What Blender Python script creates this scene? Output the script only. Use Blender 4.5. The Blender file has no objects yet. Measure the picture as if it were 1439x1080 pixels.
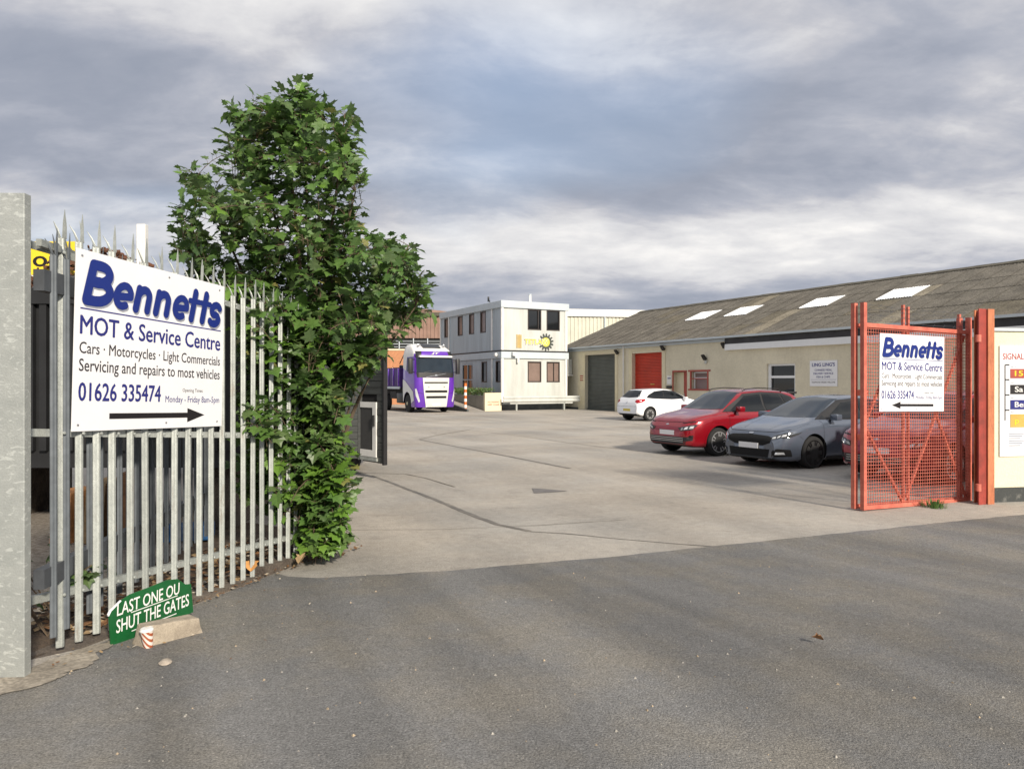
import bpy, bmesh, math, random
from mathutils import Vector, Matrix
from mathutils.bvhtree import BVHTree
R = math.radians
random.seed(11)
SC = bpy.context.scene
COL = SC.collection

# ------------------------------------------------------------------ camera
F = 1050.0            # focal length in photo pixels (photo 1439 x 1080)
EYE = 1.72
cd = bpy.data.cameras.new('camera'); cam = bpy.data.objects.new('camera', cd); COL.objects.link(cam)
cam.location = (0, 0, EYE); cam.rotation_euler = (R(90), 0, 0)
cd.sensor_width = 36; cd.lens = 36 * F / 1439; cd.clip_start = .05; cd.clip_end = 3000
cd.shift_y = -2 / 1439
SC.camera = cam
# ------------------------------------------------------------------ sun and sky
SUN_EL, SUN_AZ = R(27), math.atan2(.50, -.87)      # azimuth from +Y towards +X: behind the camera, to the right
sl = bpy.data.lights.new('sun', 'SUN'); sun = bpy.data.objects.new('sun', sl); COL.objects.link(sun)
sl.energy = 3.8; sl.angle = R(5); sl.color = (1, .90, .76)
sdir = Vector((math.sin(SUN_AZ) * math.cos(SUN_EL), math.cos(SUN_AZ) * math.cos(SUN_EL), math.sin(SUN_EL)))
sun.rotation_euler = sdir.to_track_quat('Z', 'Y').to_euler(); sun.location = (20, -30, 30)
W = bpy.data.worlds.new('World'); SC.world = W; W.use_nodes = True
nt = W.node_tree; N = nt.nodes; L = nt.links
for x in list(N): N.remove(x)
def nd(t, **k):
    a = N.new(t)
    for q, v in k.items(): setattr(a, q, v)
    return a
def mth(op, a, b=None, c=None, clamp=False):
    m = nd('ShaderNodeMath', operation=op); m.use_clamp = clamp
    for i, v in enumerate((a, b, c)):
        if v is None: continue
        if isinstance(v, (int, float)): m.inputs[i].default_value = v
        else: L.new(v, m.inputs[i])
    return m.outputs[0]
out = nd('ShaderNodeOutputWorld'); bg = nd('ShaderNodeBackground'); bg.inputs[1].default_value = .1
sky = nd('ShaderNodeTexSky', sky_type='NISHITA'); sky.sun_disc = False
sky.sun_elevation = SUN_EL; sky.sun_rotation = SUN_AZ; sky.air_density = 1.0; sky.dust_density = 1.5
tc = nd('ShaderNodeTexCoord'); sep = nd('ShaderNodeSeparateXYZ'); L.new(tc.outputs['Generated'], sep.inputs[0])
z = mth('MAXIMUM', sep.outputs[2], 0.0)
den = mth('ADD', z, .24)
cmb = nd('ShaderNodeCombineXYZ')
L.new(mth('DIVIDE', sep.outputs[0], den), cmb.inputs[0]); L.new(mth('DIVIDE', sep.outputs[1], den), cmb.inputs[1])
def noise(scale, det, rough, off, dist=0, sy=1.0):
    mp = nd('ShaderNodeMapping'); mp.inputs['Location'].default_value = off; mp.inputs['Scale'].default_value = (1, sy, 1)
    L.new(cmb.outputs[0], mp.inputs[0])
    n = nd('ShaderNodeTexNoise'); n.inputs['Scale'].default_value = scale; n.inputs['Detail'].default_value = det
    n.inputs['Roughness'].default_value = rough; n.inputs['Distortion'].default_value = dist
    L.new(mp.outputs[0], n.inputs['Vector']); return n.outputs[0]
n1 = noise(1.0, 8, .55, (3.1, 7.6, 0), .35, 1.35)
n2 = noise(3.2, 10, .60, (1.3, 4.2, 0), .2, 1.5)
n3 = noise(.45, 3, .5, (9.2, 2.1, 0), 0, 1.0)
# thickness of the cloud deck by height above the horizon (bright thin band low down, dark base above it)
el = nd('ShaderNodeFloatCurve'); cv = el.mapping.curves[0]
pts = [(0, .55), (.06, .36), (.115, .36), (.15, .60), (.185, .76), (.215, .60), (.25, .36), (.32, .34), (.40, .60), (.47, .68), (.6, .58), (1, .56)]
cv.points[0].location = pts[0]; cv.points[1].location = pts[-1]
for p in pts[1:-1]: cv.points.new(*p)
el.mapping.update(); L.new(z, el.inputs['Value'])
v = mth('ADD', el.outputs[0], mth('MULTIPLY', mth('SUBTRACT', n1, .5), 1.9))
v = mth('ADD', v, mth('MULTIPLY', mth('SUBTRACT', n2, .5), 1.0), clamp=False)
cr = nd('ShaderNodeValToRGB'); L.new(v, cr.inputs[0]); e = cr.color_ramp.elements
e[0].position = .0; e[0].color = (.235, .26, .32, 1)
e[1].position = 1.0; e[1].color = (.72, .705, .69, 1)
for p, c in ((.22, (.270, .292, .350)), (.40, (.335, .352, .405)), (.55, (.425, .43, .465)), (.64, (.505, .505, .525)), (.82, (.60, .595, .60))):
    q = e.new(p); q.color = (*c, 1)
# blue gaps
gap = nd('ShaderNodeMapRange'); gap.inputs[1].default_value = .53; gap.inputs[2].default_value = .72
L.new(n3, gap.inputs[0])
sc10 = nd('ShaderNodeVectorMath', operation='SCALE'); sc10.inputs['Scale'].default_value = 9.2; L.new(cr.outputs[0], sc10.inputs[0])
skb = nd('ShaderNodeVectorMath', operation='SCALE'); skb.inputs['Scale'].default_value = 1.6; L.new(sky.outputs[0], skb.inputs[0])
mx = nd('ShaderNodeMix', data_type='RGBA'); L.new(mth('MULTIPLY', gap.outputs[0], .5), mx.inputs[0])
L.new(sc10.outputs[0], mx.inputs[6]); L.new(skb.outputs[0], mx.inputs[7])
L.new(mx.outputs[2], bg.inputs[0]); L.new(bg.outputs[0], out.inputs[0])
SC.view_settings.view_transform = 'Standard'; SC.view_settings.look = 'None'
SC.view_settings.exposure = 0.55; SC.view_settings.gamma = 1; SC.view_settings.use_curve_mapping = False
SC.render.engine = 'CYCLES'
SC.cycles.max_bounces = 6; SC.cycles.caustics_reflective = False; SC.cycles.caustics_refractive = False
SC.cycles.use_denoising = True

# ------------------------------------------------------------------ helpers
def mat(name, col, rough=.7, metal=0, var=.12, scale=6, bump=0, col2=None, spec=.5, coat=0, fine=0, stretch=(1, 1, 1), thr=(.35, .65), bscale=None, bdist=.01, world=False, trans=0):
    """principled material: base colour mottled by two noises, relief from a third"""
    m = bpy.data.materials.new(name); m.use_nodes = True; t = m.node_tree; nn = t.nodes; ll = t.links
    b = nn['Principled BSDF']; b.inputs['Roughness'].default_value = rough; b.inputs['Metallic'].default_value = metal
    b.inputs['Specular IOR Level'].default_value = spec; b.inputs['Coat Weight'].default_value = coat; b.inputs['Coat Roughness'].default_value = .04
    if trans: b.inputs['Transmission Weight'].default_value = trans
    c2 = col2 or tuple(max(0, x * (1 - var * 2)) for x in col)
    tcn = nn.new('ShaderNodeTexCoord'); mp = nn.new('ShaderNodeMapping'); mp.inputs['Scale'].default_value = stretch
    if world:
        g = nn.new('ShaderNodeNewGeometry'); ll.new(g.outputs['Position'], mp.inputs[0])
    else: ll.new(tcn.outputs['Object'], mp.inputs[0])
    no = nn.new('ShaderNodeTexNoise'); no.inputs['Scale'].default_value = scale; no.inputs['Detail'].default_value = 6; no.inputs['Roughness'].default_value = .62
    ll.new(mp.outputs[0], no.inputs['Vector'])
    mr = nn.new('ShaderNodeMapRange'); mr.inputs[1].default_value = thr[0]; mr.inputs[2].default_value = thr[1]; ll.new(no.outputs[0], mr.inputs[0])
    mi = nn.new('ShaderNodeMix'); mi.data_type = 'RGBA'; mi.inputs[6].default_value = (*col, 1); mi.inputs[7].default_value = (*c2, 1)
    ll.new(mr.outputs[0], mi.inputs[0]); last = mi.outputs[2]
    if fine:
        n2 = nn.new('ShaderNodeTexNoise'); n2.inputs['Scale'].default_value = scale * 14; n2.inputs['Detail'].default_value = 3
        ll.new(mp.outputs[0], n2.inputs['Vector'])
        m2 = nn.new('ShaderNodeMapRange'); m2.inputs[1].default_value = .3; m2.inputs[2].default_value = .7; m2.inputs[3].default_value = 1 - fine; m2.inputs[4].default_value = 1 + fine
        ll.new(n2.outputs[0], m2.inputs[0])
        sc = nn.new('ShaderNodeVectorMath'); sc.operation = 'SCALE'; ll.new(last, sc.inputs[0]); ll.new(m2.outputs[0], sc.inputs['Scale']); last = sc.outputs[0]
    ll.new(last, b.inputs['Base Color'])
    if bump:
        n3 = nn.new('ShaderNodeTexNoise'); n3.inputs['Scale'].default_value = bscale or scale * 10; n3.inputs['Detail'].default_value = 4
        ll.new(mp.outputs[0], n3.inputs['Vector'])
        bp = nn.new('ShaderNodeBump'); bp.inputs['Strength'].default_value = bump; bp.inputs['Distance'].default_value = bdist
        ll.new(n3.outputs[0], bp.inputs['Height']); ll.new(bp.outputs[0], b.inputs['Normal'])
    return m

def tag(o, label=None, cat=None, group=None, kind=None):
    if label: o['label'] = label
    if cat: o['category'] = cat
    if group: o['group'] = group
    if kind: o['kind'] = kind
    return o
def empty(name, loc=(0, 0, 0), rz=0, label=None, cat=None, group=None):
    o = bpy.data.objects.new(name, None); COL.objects.link(o); o.location = loc; o.rotation_euler = (0, 0, rz)
    o.empty_display_size = .2
    return tag(o, label, cat, group)
def link(name, me, parent=None, loc=None, rot=None):
    o = bpy.data.objects.new(name, me); COL.objects.link(o)
    if parent is not None: o.parent = parent
    if loc is not None: o.location = loc
    if rot is not None: o.rotation_euler = rot
    return o
def copy_tree(o, parent=None):
    c = o.copy(); COL.objects.link(c)
    if parent is not None: c.parent = parent
    for ch in list(o.children): copy_tree(ch, c)
    return c
class MB:
    """collects shapes in a bmesh, builds ONE mesh object"""
    def __init__(s): s.bm = bmesh.new()
    def box(s, a, b, rot=None, piv=None, bev=0):
        a, b = [min(p, q) for p, q in zip(a, b)], [max(p, q) for p, q in zip(a, b)]
        vs = [s.bm.verts.new((x, y, z)) for x in (a[0], b[0]) for y in (a[1], b[1]) for z in (a[2], b[2])]
        fs = [s.bm.faces.new([vs[i] for i in f]) for f in ((0, 1, 3, 2), (4, 6, 7, 5), (0, 4, 5, 1), (2, 3, 7, 6), (0, 2, 6, 4), (1, 5, 7, 3))]
        if bev:
            es = list({e for f in fs for e in f.edges})
            r = bmesh.ops.bevel(s.bm, geom=es, offset=bev, segments=2, affect='EDGES', profile=.6)
            vs = list({v for f in r['faces'] for v in f.verts} | {v for v in vs if v.is_valid})
        if rot is not None: bmesh.ops.rotate(s.bm, verts=[v for v in vs if v.is_valid], cent=piv or [(p + q) / 2 for p, q in zip(a, b)], matrix=rot)
        return s
    def prism(s, poly, h0, h1, axis='y'):
        """extrude a 2D outline: axis y -> poly in (x,z); axis x -> (y,z); axis z -> (x,y)"""
        f = {'y': lambda p, h: (p[0], h, p[1]), 'x': lambda p, h: (h, p[0], p[1]), 'z': lambda p, h: (p[0], p[1], h)}[axis]
        A = [s.bm.verts.new(f(p, h0)) for p in poly]; B = [s.bm.verts.new(f(p, h1)) for p in poly]
        s.bm.faces.new(A); s.bm.faces.new(list(reversed(B))); n = len(poly)
        for i in range(n): s.bm.faces.new((A[i], B[i], B[(i + 1) % n], A[(i + 1) % n]))
        return s
    def bar(s, p, q, w, h=None, up=(0, 0, 1)):
        p, q = Vector(p), Vector(q); d = (q - p).normalized(); u = Vector(up)
        if abs(d.dot(u)) > .98: u = Vector((0, 1, 0))
        r = d.cross(u).normalized(); u = r.cross(d); h = h or w
        vs = [s.bm.verts.new(c + r * (a * w / 2) + u * (b * h / 2)) for c in (p, q) for a, b in ((-1, -1), (1, -1), (1, 1), (-1, 1))]
        s.bm.faces.new(vs[3::-1]); s.bm.faces.new(vs[4:])
        for i in range(4): s.bm.faces.new((vs[i], vs[(i + 1) % 4], vs[4 + (i + 1) % 4], vs[4 + i]))
        return s
    def tube(s, pts, r, n=8, cap=True):
        pts = [Vector(p) for p in pts]; rs = r if isinstance(r, (list, tuple)) else [r] * len(pts); rings = []
        for i, p in enumerate(pts):
            d = (pts[min(i + 1, len(pts) - 1)] - pts[max(i - 1, 0)]).normalized()
            u = Vector((0, 0, 1)) if abs(d.z) < .9 else Vector((1, 0, 0))
            a = d.cross(u).normalized(); b = a.cross(d)
            rings.append([s.bm.verts.new(p + (a * math.cos(2 * math.pi * k / n) + b * math.sin(2 * math.pi * k / n)) * rs[i]) for k in range(n)])
        for A, B in zip(rings, rings[1:]):
            for k in range(n): s.bm.faces.new((A[k], A[(k + 1) % n], B[(k + 1) % n], B[k]))
        if cap: s.bm.faces.new(rings[0][::-1]); s.bm.faces.new(rings[-1])
        return s
    def lathe(s, prof, axis='y', n=28, c=(0, 0, 0)):
        """profile (radius, along axis)"""
        rings = []
        for r, h in prof:
            ring = []
            for k in range(n):
                a = 2 * math.pi * k / n; x, y = r * math.cos(a), r * math.sin(a)
                p = {'y': (x, h, y), 'x': (h, x, y), 'z': (x, y, h)}[axis]
                ring.append(s.bm.verts.new((p[0] + c[0], p[1] + c[1], p[2] + c[2])))
            rings.append(ring)
        for A, B in zip(rings, rings[1:]):
            for k in range(n): s.bm.faces.new((A[k], A[(k + 1) % n], B[(k + 1) % n], B[k]))
        if prof[0][0] > 1e-4: s.bm.faces.new(rings[0][::-1])
        if prof[-1][0] > 1e-4: s.bm.faces.new(rings[-1])
        return s
    def quad(s, *p):
        s.bm.faces.new([s.bm.verts.new(x) for x in p]); return s
    def mesh(s, name, *ms, smooth=False, norm=True):
        if norm: bmesh.ops.recalc_face_normals(s.bm, faces=s.bm.faces[:])
        me = bpy.data.meshes.new(name); s.bm.to_mesh(me); s.bm.free()
        for m in ms: me.materials.append(m)
        if smooth:
            me.polygons.foreach_set('use_smooth', [True] * len(me.polygons))
            try: me.set_sharp_from_angle(angle=R(38))
            except Exception: pass
        return me
    def build(s, name, m, parent=None, smooth=False, bevel=0, loc=None, rot=None, norm=True):
        ms = m if isinstance(m, (list, tuple)) else [m]
        if bevel:
            es = [e for e in s.bm.edges if len(e.link_faces) == 2 and e.calc_face_angle(0) > R(35)]
            bmesh.ops.recalc_face_normals(s.bm, faces=s.bm.faces[:])
            bmesh.ops.bevel(s.bm, geom=es, offset=bevel, segments=2, affect='EDGES', profile=.6, clamp_overlap=True)
            smooth = True
        return link(name, s.mesh(name, *ms, smooth=smooth, norm=norm), parent, loc, rot)
def rotz(a): return Matrix.Rotation(a, 3, 'Z')
def at(px, py, Y): return Vector(((px - 720) / F * Y, Y, EYE + (538 - py) / F * Y))
def G(py): return EYE * F / (py - 538)
YA, YB, GH = 4.0, 7.4, .14
def gz(y): return GH if y <= YA else (0 if y >= YB else GH * (YB - y) / (YB - YA))
def sheet(name, poly, lift, m, kind='structure', cuts=(), parent=None):
    bm = bmesh.new(); vs = [bm.verts.new((x, y, 0)) for x, y in poly]; bm.faces.new(vs)
    for c in (YA, YB) + tuple(cuts):
        bmesh.ops.bisect_plane(bm, geom=bm.verts[:] + bm.edges[:] + bm.faces[:], plane_co=(0, c, 0), plane_no=(0, 1, 0))
    for v in bm.verts: v.co.z = gz(v.co.y) + lift
    bmesh.ops.triangulate(bm, faces=bm.faces[:])
    bmesh.ops.recalc_face_normals(bm, faces=bm.faces[:])
    for f in bm.faces:
        if f.normal.z < 0: f.normal_flip()
    me = bpy.data.meshes.new(name); bm.to_mesh(me); bm.free(); me.materials.append(m)
    o = link(name, me, parent)
    if kind: o['kind'] = kind
    return o
def stripe(name, pts, w, lift, m, jit=.3, parent=None, kind='structure'):
    """irregular ribbon laid on the ground"""
    P = []
    for (a, b) in zip(pts, pts[1:]):
        a, b = Vector(a), Vector(b); n = max(2, int((b - a).length / .12))
        for i in range(n): P.append(a.lerp(b, i / n))
    P.append(Vector(pts[-1])); A, B = [], []
    wk = 1.0
    for i, p in enumerate(P):
        d = (P[min(i + 1, len(P) - 1)] - P[max(i - 1, 0)]).normalized(); n = Vector((-d.y, d.x))
        wk += random.uniform(-.3, .3) * jit; wk = min(1.5, max(.5, wk)); ww = w * wk
        o = n * random.uniform(-.15, .15) * w * jit * 2
        A.append(p + n * ww / 2 + o); B.append(p - n * ww / 2 + o)
    bm = bmesh.new(); va = [bm.verts.new((p.x, p.y, gz(p.y) + lift)) for p in A]; vb = [bm.verts.new((p.x, p.y, gz(p.y) + lift)) for p in B]
    for i in range(len(P) - 1): bm.faces.new((va[i], vb[i], vb[i + 1], va[i + 1]))
    bmesh.ops.recalc_face_normals(bm, faces=bm.faces[:])
    me = bpy.data.meshes.new(name); bm.to_mesh(me); bm.free(); me.materials.append(m); o = link(name, me, parent)
    if kind: o['kind'] = kind
    return o
def text_mesh(s, shear=0, offset=0, ext=0):
    c = bpy.data.curves.new('lettering', 'FONT'); c.body = s; c.size = 1; c.shear = shear; c.offset = offset; c.extrude = ext; c.resolution_u = 3
    o = bpy.data.objects.new('t', c); COL.objects.link(o); dg = bpy.context.evaluated_depsgraph_get(); dg.update()
    me = bpy.data.meshes.new_from_object(o.evaluated_get(dg)); bpy.data.objects.remove(o); bpy.data.curves.remove(c)
    return me
def lettering(s, x0, x1, z0, z1, m, parent, shear=0, offset=0, y=-.002, name='lettering', ext=0):
    """text fitted to a box in the parent's local XZ plane (facing -Y)"""
    me = text_mesh(s, shear, 0, ext)
    if offset:      # bolder weight: sideways copies, each a hair behind the last
        b_ = bmesh.new(); b_.from_mesh(me); base = b_.verts[:] + b_.edges[:] + b_.faces[:]; k = 0
        for dx, dy in ((-1, 0), (1, 0), (0, .7), (0, -.7)):
            g_ = bmesh.ops.duplicate(b_, geom=base)['geom']; k += 1
            for v in g_:
                if isinstance(v, bmesh.types.BMVert): v.co += Vector((dx * offset, dy * offset, -.00012 * k))
        b_.to_mesh(me); b_.free()
    xs = [v.co.x for v in me.vertices]; ys = [v.co.y for v in me.vertices]
    ax, bx, ay, by = min(xs), max(xs), min(ys), max(ys)
    for v in me.vertices:
        v.co = Vector((x0 + (v.co.x - ax) / (bx - ax) * (x1 - x0), y - v.co.z, z0 + (v.co.y - ay) / (by - ay) * (z1 - z0)))
    me.materials.clear(); me.materials.append(m)
    return link(name, me, parent)

# ------------------------------------------------------------------ materials
def asphalt_mat():
    m = bpy.data.materials.new('asphalt'); m.use_nodes = True; t = m.node_tree; nn = t.nodes; ll = t.links; b = nn['Principled BSDF']
    g = nn.new('ShaderNodeNewGeometry')
    def noi(s, d=5, r=.6, st=(1, 1, 1), rz=0):
        mp = nn.new('ShaderNodeMapping'); mp.inputs['Scale'].default_value = st; vr = nn.new('ShaderNodeVectorRotate'); vr.rotation_type = 'Z_AXIS'; vr.inputs['Angle'].default_value = rz; ll.new(g.outputs['Position'], vr.inputs[0]); ll.new(vr.outputs[0], mp.inputs[0])
        n = nn.new('ShaderNodeTexNoise'); n.inputs['Scale'].default_value = s; n.inputs['Detail'].default_value = d; n.inputs['Roughness'].default_value = r; ll.new(mp.outputs[0], n.inputs[0]); return n.outputs[0]
    def rng(i, a, c, x, y):
        r = nn.new('ShaderNodeMapRange'); r.inputs[1].default_value = a; r.inputs[2].default_value = c; r.inputs[3].default_value = x; r.inputs[4].default_value = y; ll.new(i, r.inputs[0]); return r.outputs[0]
    def mul(a, c):
        q = nn.new('ShaderNodeMath'); q.operation = 'MULTIPLY'; ll.new(a, q.inputs[0]); ll.new(c, q.inputs[1]); return q.outputs[0]
    big = rng(noi(.35, 4), .3, .7, .88, 1.12); tracks = rng(noi(.9, 4, .5, (.09, 2.0, 1), R(-114)), .35, .66, .84, 1.20)
    fine = rng(noi(90, 3, .75), .32, .68, .52, 1.50); mid = rng(noi(22, 5, .7), .3, .7, .84, 1.16)
    vor = nn.new('ShaderNodeTexVoronoi'); vor.inputs['Scale'].default_value = 30; ll.new(g.outputs['Position'], vor.inputs[0])
    chip = rng(vor.outputs['Distance'], .0, .12, 2.6, 1.0)
    f = mul(mul(mul(mul(big, tracks), fine), mid), chip)
    sc = nn.new('ShaderNodeVectorMath'); sc.operation = 'SCALE'; ll.new(f, sc.inputs['Scale'])
    mi = nn.new('ShaderNodeMix'); mi.data_type = 'RGBA'; mi.inputs[6].default_value = (.170, .169, .166, 1); mi.inputs[7].default_value = (.200, .188, .165, 1)
    ll.new(rng(noi(1.3, 5), .42, .62, 0, 1), mi.inputs[0]); ll.new(mi.outputs[2], sc.inputs[0]); ll.new(sc.outputs[0], b.inputs['Base Color'])
    b.inputs['Roughness'].default_value = .82; b.inputs['Specular IOR Level'].default_value = .35
    bp = nn.new('ShaderNodeBump'); bp.inputs['Strength'].default_value = .8; bp.inputs['Distance'].default_value = .006
    ll.new(fine, bp.inputs['Height']); ll.new(bp.outputs[0], b.inputs['Normal'])
    return m
def concrete_mat():
    m = bpy.data.materials.new('worn concrete'); m.use_nodes = True; t = m.node_tree; nn = t.nodes; ll = t.links; b = nn['Principled BSDF']
    g = nn.new('ShaderNodeNewGeometry')
    def noi(s, d=5, r=.6, st=(1, 1, 1), rz=0, off=(0, 0, 0)):
        mp = nn.new('ShaderNodeMapping'); mp.inputs['Scale'].default_value = st; mp.inputs['Location'].default_value = off; vr = nn.new('ShaderNodeVectorRotate'); vr.rotation_type = 'Z_AXIS'; vr.inputs['Angle'].default_value = rz; ll.new(g.outputs['Position'], vr.inputs[0]); ll.new(vr.outputs[0], mp.inputs[0])
        n = nn.new('ShaderNodeTexNoise'); n.inputs['Scale'].default_value = s; n.inputs['Detail'].default_value = d; n.inputs['Roughness'].default_value = r; ll.new(mp.outputs[0], n.inputs[0]); return n.outputs[0]
    def rng(i, a, c, x, y):
        r = nn.new('ShaderNodeMapRange'); r.inputs[1].default_value = a; r.inputs[2].default_value = c; r.inputs[3].default_value = x; r.inputs[4].default_value = y; ll.new(i, r.inputs[0]); return r.outputs[0]
    def mul(a, c):
        q = nn.new('ShaderNodeMath'); q.operation = 'MULTIPLY'; ll.new(a, q.inputs[0]); ll.new(c, q.inputs[1]); return q.outputs[0]
    big = rng(noi(.22, 4), .3, .7, .80, 1.16); tr = rng(noi(.5, 5, .6, (.22, 2.0, 1), R(-116)), .35, .68, .90, 1.12)
    tr2 = rng(noi(.35, 5, .6, (.35, 1.5, 1), R(-28), (4, 2, 0)), .45, .7, 1.0, .82)
    fine = rng(noi(70, 4, .75), .3, .7, .62, 1.38); mid = rng(noi(9, 7, .72), .3, .7, .86, 1.14)
    spots = mul(rng(noi(1.7, 6, .7, off=(9, 3, 0)), .58, .70, 1.0, .78), rng(noi(5.5, 7, .75, off=(3, 1, 0)), .63, .70, 1.0, .70))
    f = mul(mul(mul(mul(mul(big, tr), fine), mid), spots), tr2)
    mi = nn.new('ShaderNodeMix'); mi.data_type = 'RGBA'; mi.inputs[6].default_value = (.395, .358, .308, 1); mi.inputs[7].default_value = (.365, .346, .314, 1)
    ll.new(rng(noi(.35, 5, .6, off=(2, 7, 0)), .4, .62, 0, 1), mi.inputs[0])
    sc = nn.new('ShaderNodeVectorMath'); sc.operation = 'SCALE'; ll.new(f, sc.inputs['Scale']); ll.new(mi.outputs[2], sc.inputs[0]); ll.new(sc.outputs[0], b.inputs['Base Color'])
    b.inputs['Roughness'].default_value = .85; b.inputs['Specular IOR Level'].default_value = .3
    bp = nn.new('ShaderNodeBump'); bp.inputs['Strength'].default_value = .45; bp.inputs['Distance'].default_value = .006
    ll.new(fine, bp.inputs['Height']); ll.new(bp.outputs[0], b.inputs['Normal'])
    return m
M = {}
M['asphalt'] = asphalt_mat(); M['concrete'] = concrete_mat()
M['soil'] = mat('soil', (.12, .085, .055), .95, col2=(.06, .042, .03), scale=5, bump=.8, fine=.4, world=True, bdist=.03)
M['gravel'] = mat('gravel', (.42, .38, .33), .9, col2=(.2, .17, .14), scale=22, bump=1, fine=.4, world=True, bdist=.02)
M['dirt'] = mat('dirty concrete', (.36, .32, .26), .9, col2=(.20, .175, .14), scale=3.2, bump=.8, fine=.3, world=True, bdist=.01)
M['plinth_conc'] = mat('old concrete', (.15, .125, .10), .9, col2=(.07, .055, .045), scale=5, bump=.8, fine=.3, world=True, bdist=.01)
M['galv_shade'] = mat('zinc with shade in colour', (.15, .17, .19), .6, .3, scale=8, var=.15)  # darker zinc for the gate leaf pales: their shade is put into the colour
M['tar'] = mat('tar joint', (.10, .096, .09), .8, scale=2.5, col2=(.21, .19, .165), world=True)
M['tar_faint'] = mat('filled joint', (.23, .21, .185), .85, scale=2.5, col2=(.33, .30, .25), world=True)
M['patch'] = mat('asphalt patch', (.18, .17, .165), .85, scale=9, var=.15, fine=.3, world=True)
M['galv'] = mat('galvanised steel', (.47, .50, .475), .5, .35, col2=(.34, .365, .35), scale=14, bump=.15, fine=.12, stretch=(1, 1, .7))
def weather(m, amt=.16, streak=(.20, .13, .08)):
    t = m.node_tree; nn = t.nodes; ll = t.links; b = nn['Principled BSDF']; src = b.inputs['Base Color'].links[0].from_socket
    oi = nn.new('ShaderNodeObjectInfo'); r = nn.new('ShaderNodeMapRange'); r.inputs[3].default_value = 1 - amt; r.inputs[4].default_value = 1 + amt * .6; ll.new(oi.outputs['Random'], r.inputs[0])
    sc = nn.new('ShaderNodeVectorMath'); sc.operation = 'SCALE'; ll.new(src, sc.inputs[0]); ll.new(r.outputs[0], sc.inputs['Scale'])
    g = nn.new('ShaderNodeNewGeometry'); mp = nn.new('ShaderNodeMapping'); mp.inputs['Scale'].default_value = (9, 9, 1.6); ll.new(g.outputs['Position'], mp.inputs[0])
    n = nn.new('ShaderNodeTexNoise'); n.inputs['Scale'].default_value = 1.8; n.inputs['Detail'].default_value = 7; n.inputs['Roughness'].default_value = .75; ll.new(mp.outputs[0], n.inputs[0])
    q = nn.new('ShaderNodeMapRange'); q.inputs[1].default_value = .57; q.inputs[2].default_value = .74; q.inputs[4].default_value = .65; ll.new(n.outputs[0], q.inputs[0])
    mi = nn.new('ShaderNodeMix'); mi.data_type = 'RGBA'; ll.new(q.outputs[0], mi.inputs[0]); ll.new(sc.outputs[0], mi.inputs[6]); mi.inputs[7].default_value = (*streak, 1); ll.new(mi.outputs[2], b.inputs['Base Color'])
weather(M['galv'])
def galv_post():
    m = mat('spangled zinc', (.40, .42, .405), .55, .35, col2=(.32, .34, .33), scale=7, bump=.15, fine=.06, stretch=(1, 1, 1.4), thr=(.3, .7))
    t = m.node_tree; nn = t.nodes; ll = t.links; b = nn['Principled BSDF']; src = b.inputs['Base Color'].links[0].from_socket
    tcn = nn.new('ShaderNodeTexCoord'); mp = nn.new('ShaderNodeMapping'); mp.inputs['Scale'].default_value = (1, 1, 2.4); ll.new(tcn.outputs['Object'], mp.inputs[0])
    n = nn.new('ShaderNodeTexNoise'); n.inputs['Scale'].default_value = 22; n.inputs['Detail'].default_value = 5; n.inputs['Distortion'].default_value = .6; ll.new(mp.outputs[0], n.inputs[0])
    r = nn.new('ShaderNodeMapRange'); r.inputs[1].default_value = .57; r.inputs[2].default_value = .66; ll.new(n.outputs[0], r.inputs[0])
    mi = nn.new('ShaderNodeMix'); mi.data_type = 'RGBA'; ll.new(r.outputs[0], mi.inputs[0]); ll.new(src, mi.inputs[6]); mi.inputs[7].default_value = (.49, .515, .495, 1); ll.new(mi.outputs[2], b.inputs['Base Color'])
    return m
M['galv_post'] = galv_post()
M['dark_steel'] = mat('dull dark steel', (.10, .11, .125), .5, .3, scale=6, var=.15)
M['black_box'] = mat('black painted steel', (.012, .013, .015), .6, scale=4, var=.2)
M['sign_white'] = mat('sign white', (.80, .81, .84), .35, scale=3, var=.02)
M['navy'] = mat('navy print', (.006, .022, .19), .4, scale=4, var=.03)
M['navy2'] = mat('dark blue print', (.020, .025, .19), .4, scale=4, var=.03)
M['print_grey'] = mat('drop shadow print', (.30, .32, .38), .5, scale=4, var=.03)
M['print_dark'] = mat('charcoal print', (.035, .032, .04), .5, scale=4, var=.03)
M['black'] = mat('black print', (.008, .006, .008), .5, scale=4, var=.03)
M['green_sign'] = mat('green sign paint', (.008, .105, .028), .4, scale=5, var=.12, fine=.06)
M['white'] = mat('white paint', (.78, .78, .76), .45, scale=3, var=.05)
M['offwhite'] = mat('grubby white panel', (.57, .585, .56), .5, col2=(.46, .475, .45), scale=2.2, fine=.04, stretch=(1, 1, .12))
M['white_shade'] = mat('white panel with shade in colour', (.44, .505, .55), .5, col2=(.35, .40, .435), scale=2.2, fine=.04, stretch=(1, 1, .12))  # cabin side away from the sun: bluish shade painted into the white
M['fascia_grey'] = mat('light grey fascia', (.52, .58, .62), .5, scale=1.5, var=.05)
M['render'] = mat('cream masonry paint', (.70, .65, .505), .85, col2=(.59, .545, .42), scale=.7, bump=.3, fine=.05, bscale=40)
M['render2'] = mat('cream masonry paint, weathered', (.72, .655, .46), .85, col2=(.62, .57, .42), scale=1.1, bump=.5, fine=.05, bscale=30)
M['dark_plinth'] = mat('black bitumen plinth', (.055, .062, .065), .7, scale=3, col2=(.09, .10, .10), fine=.2)
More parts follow.
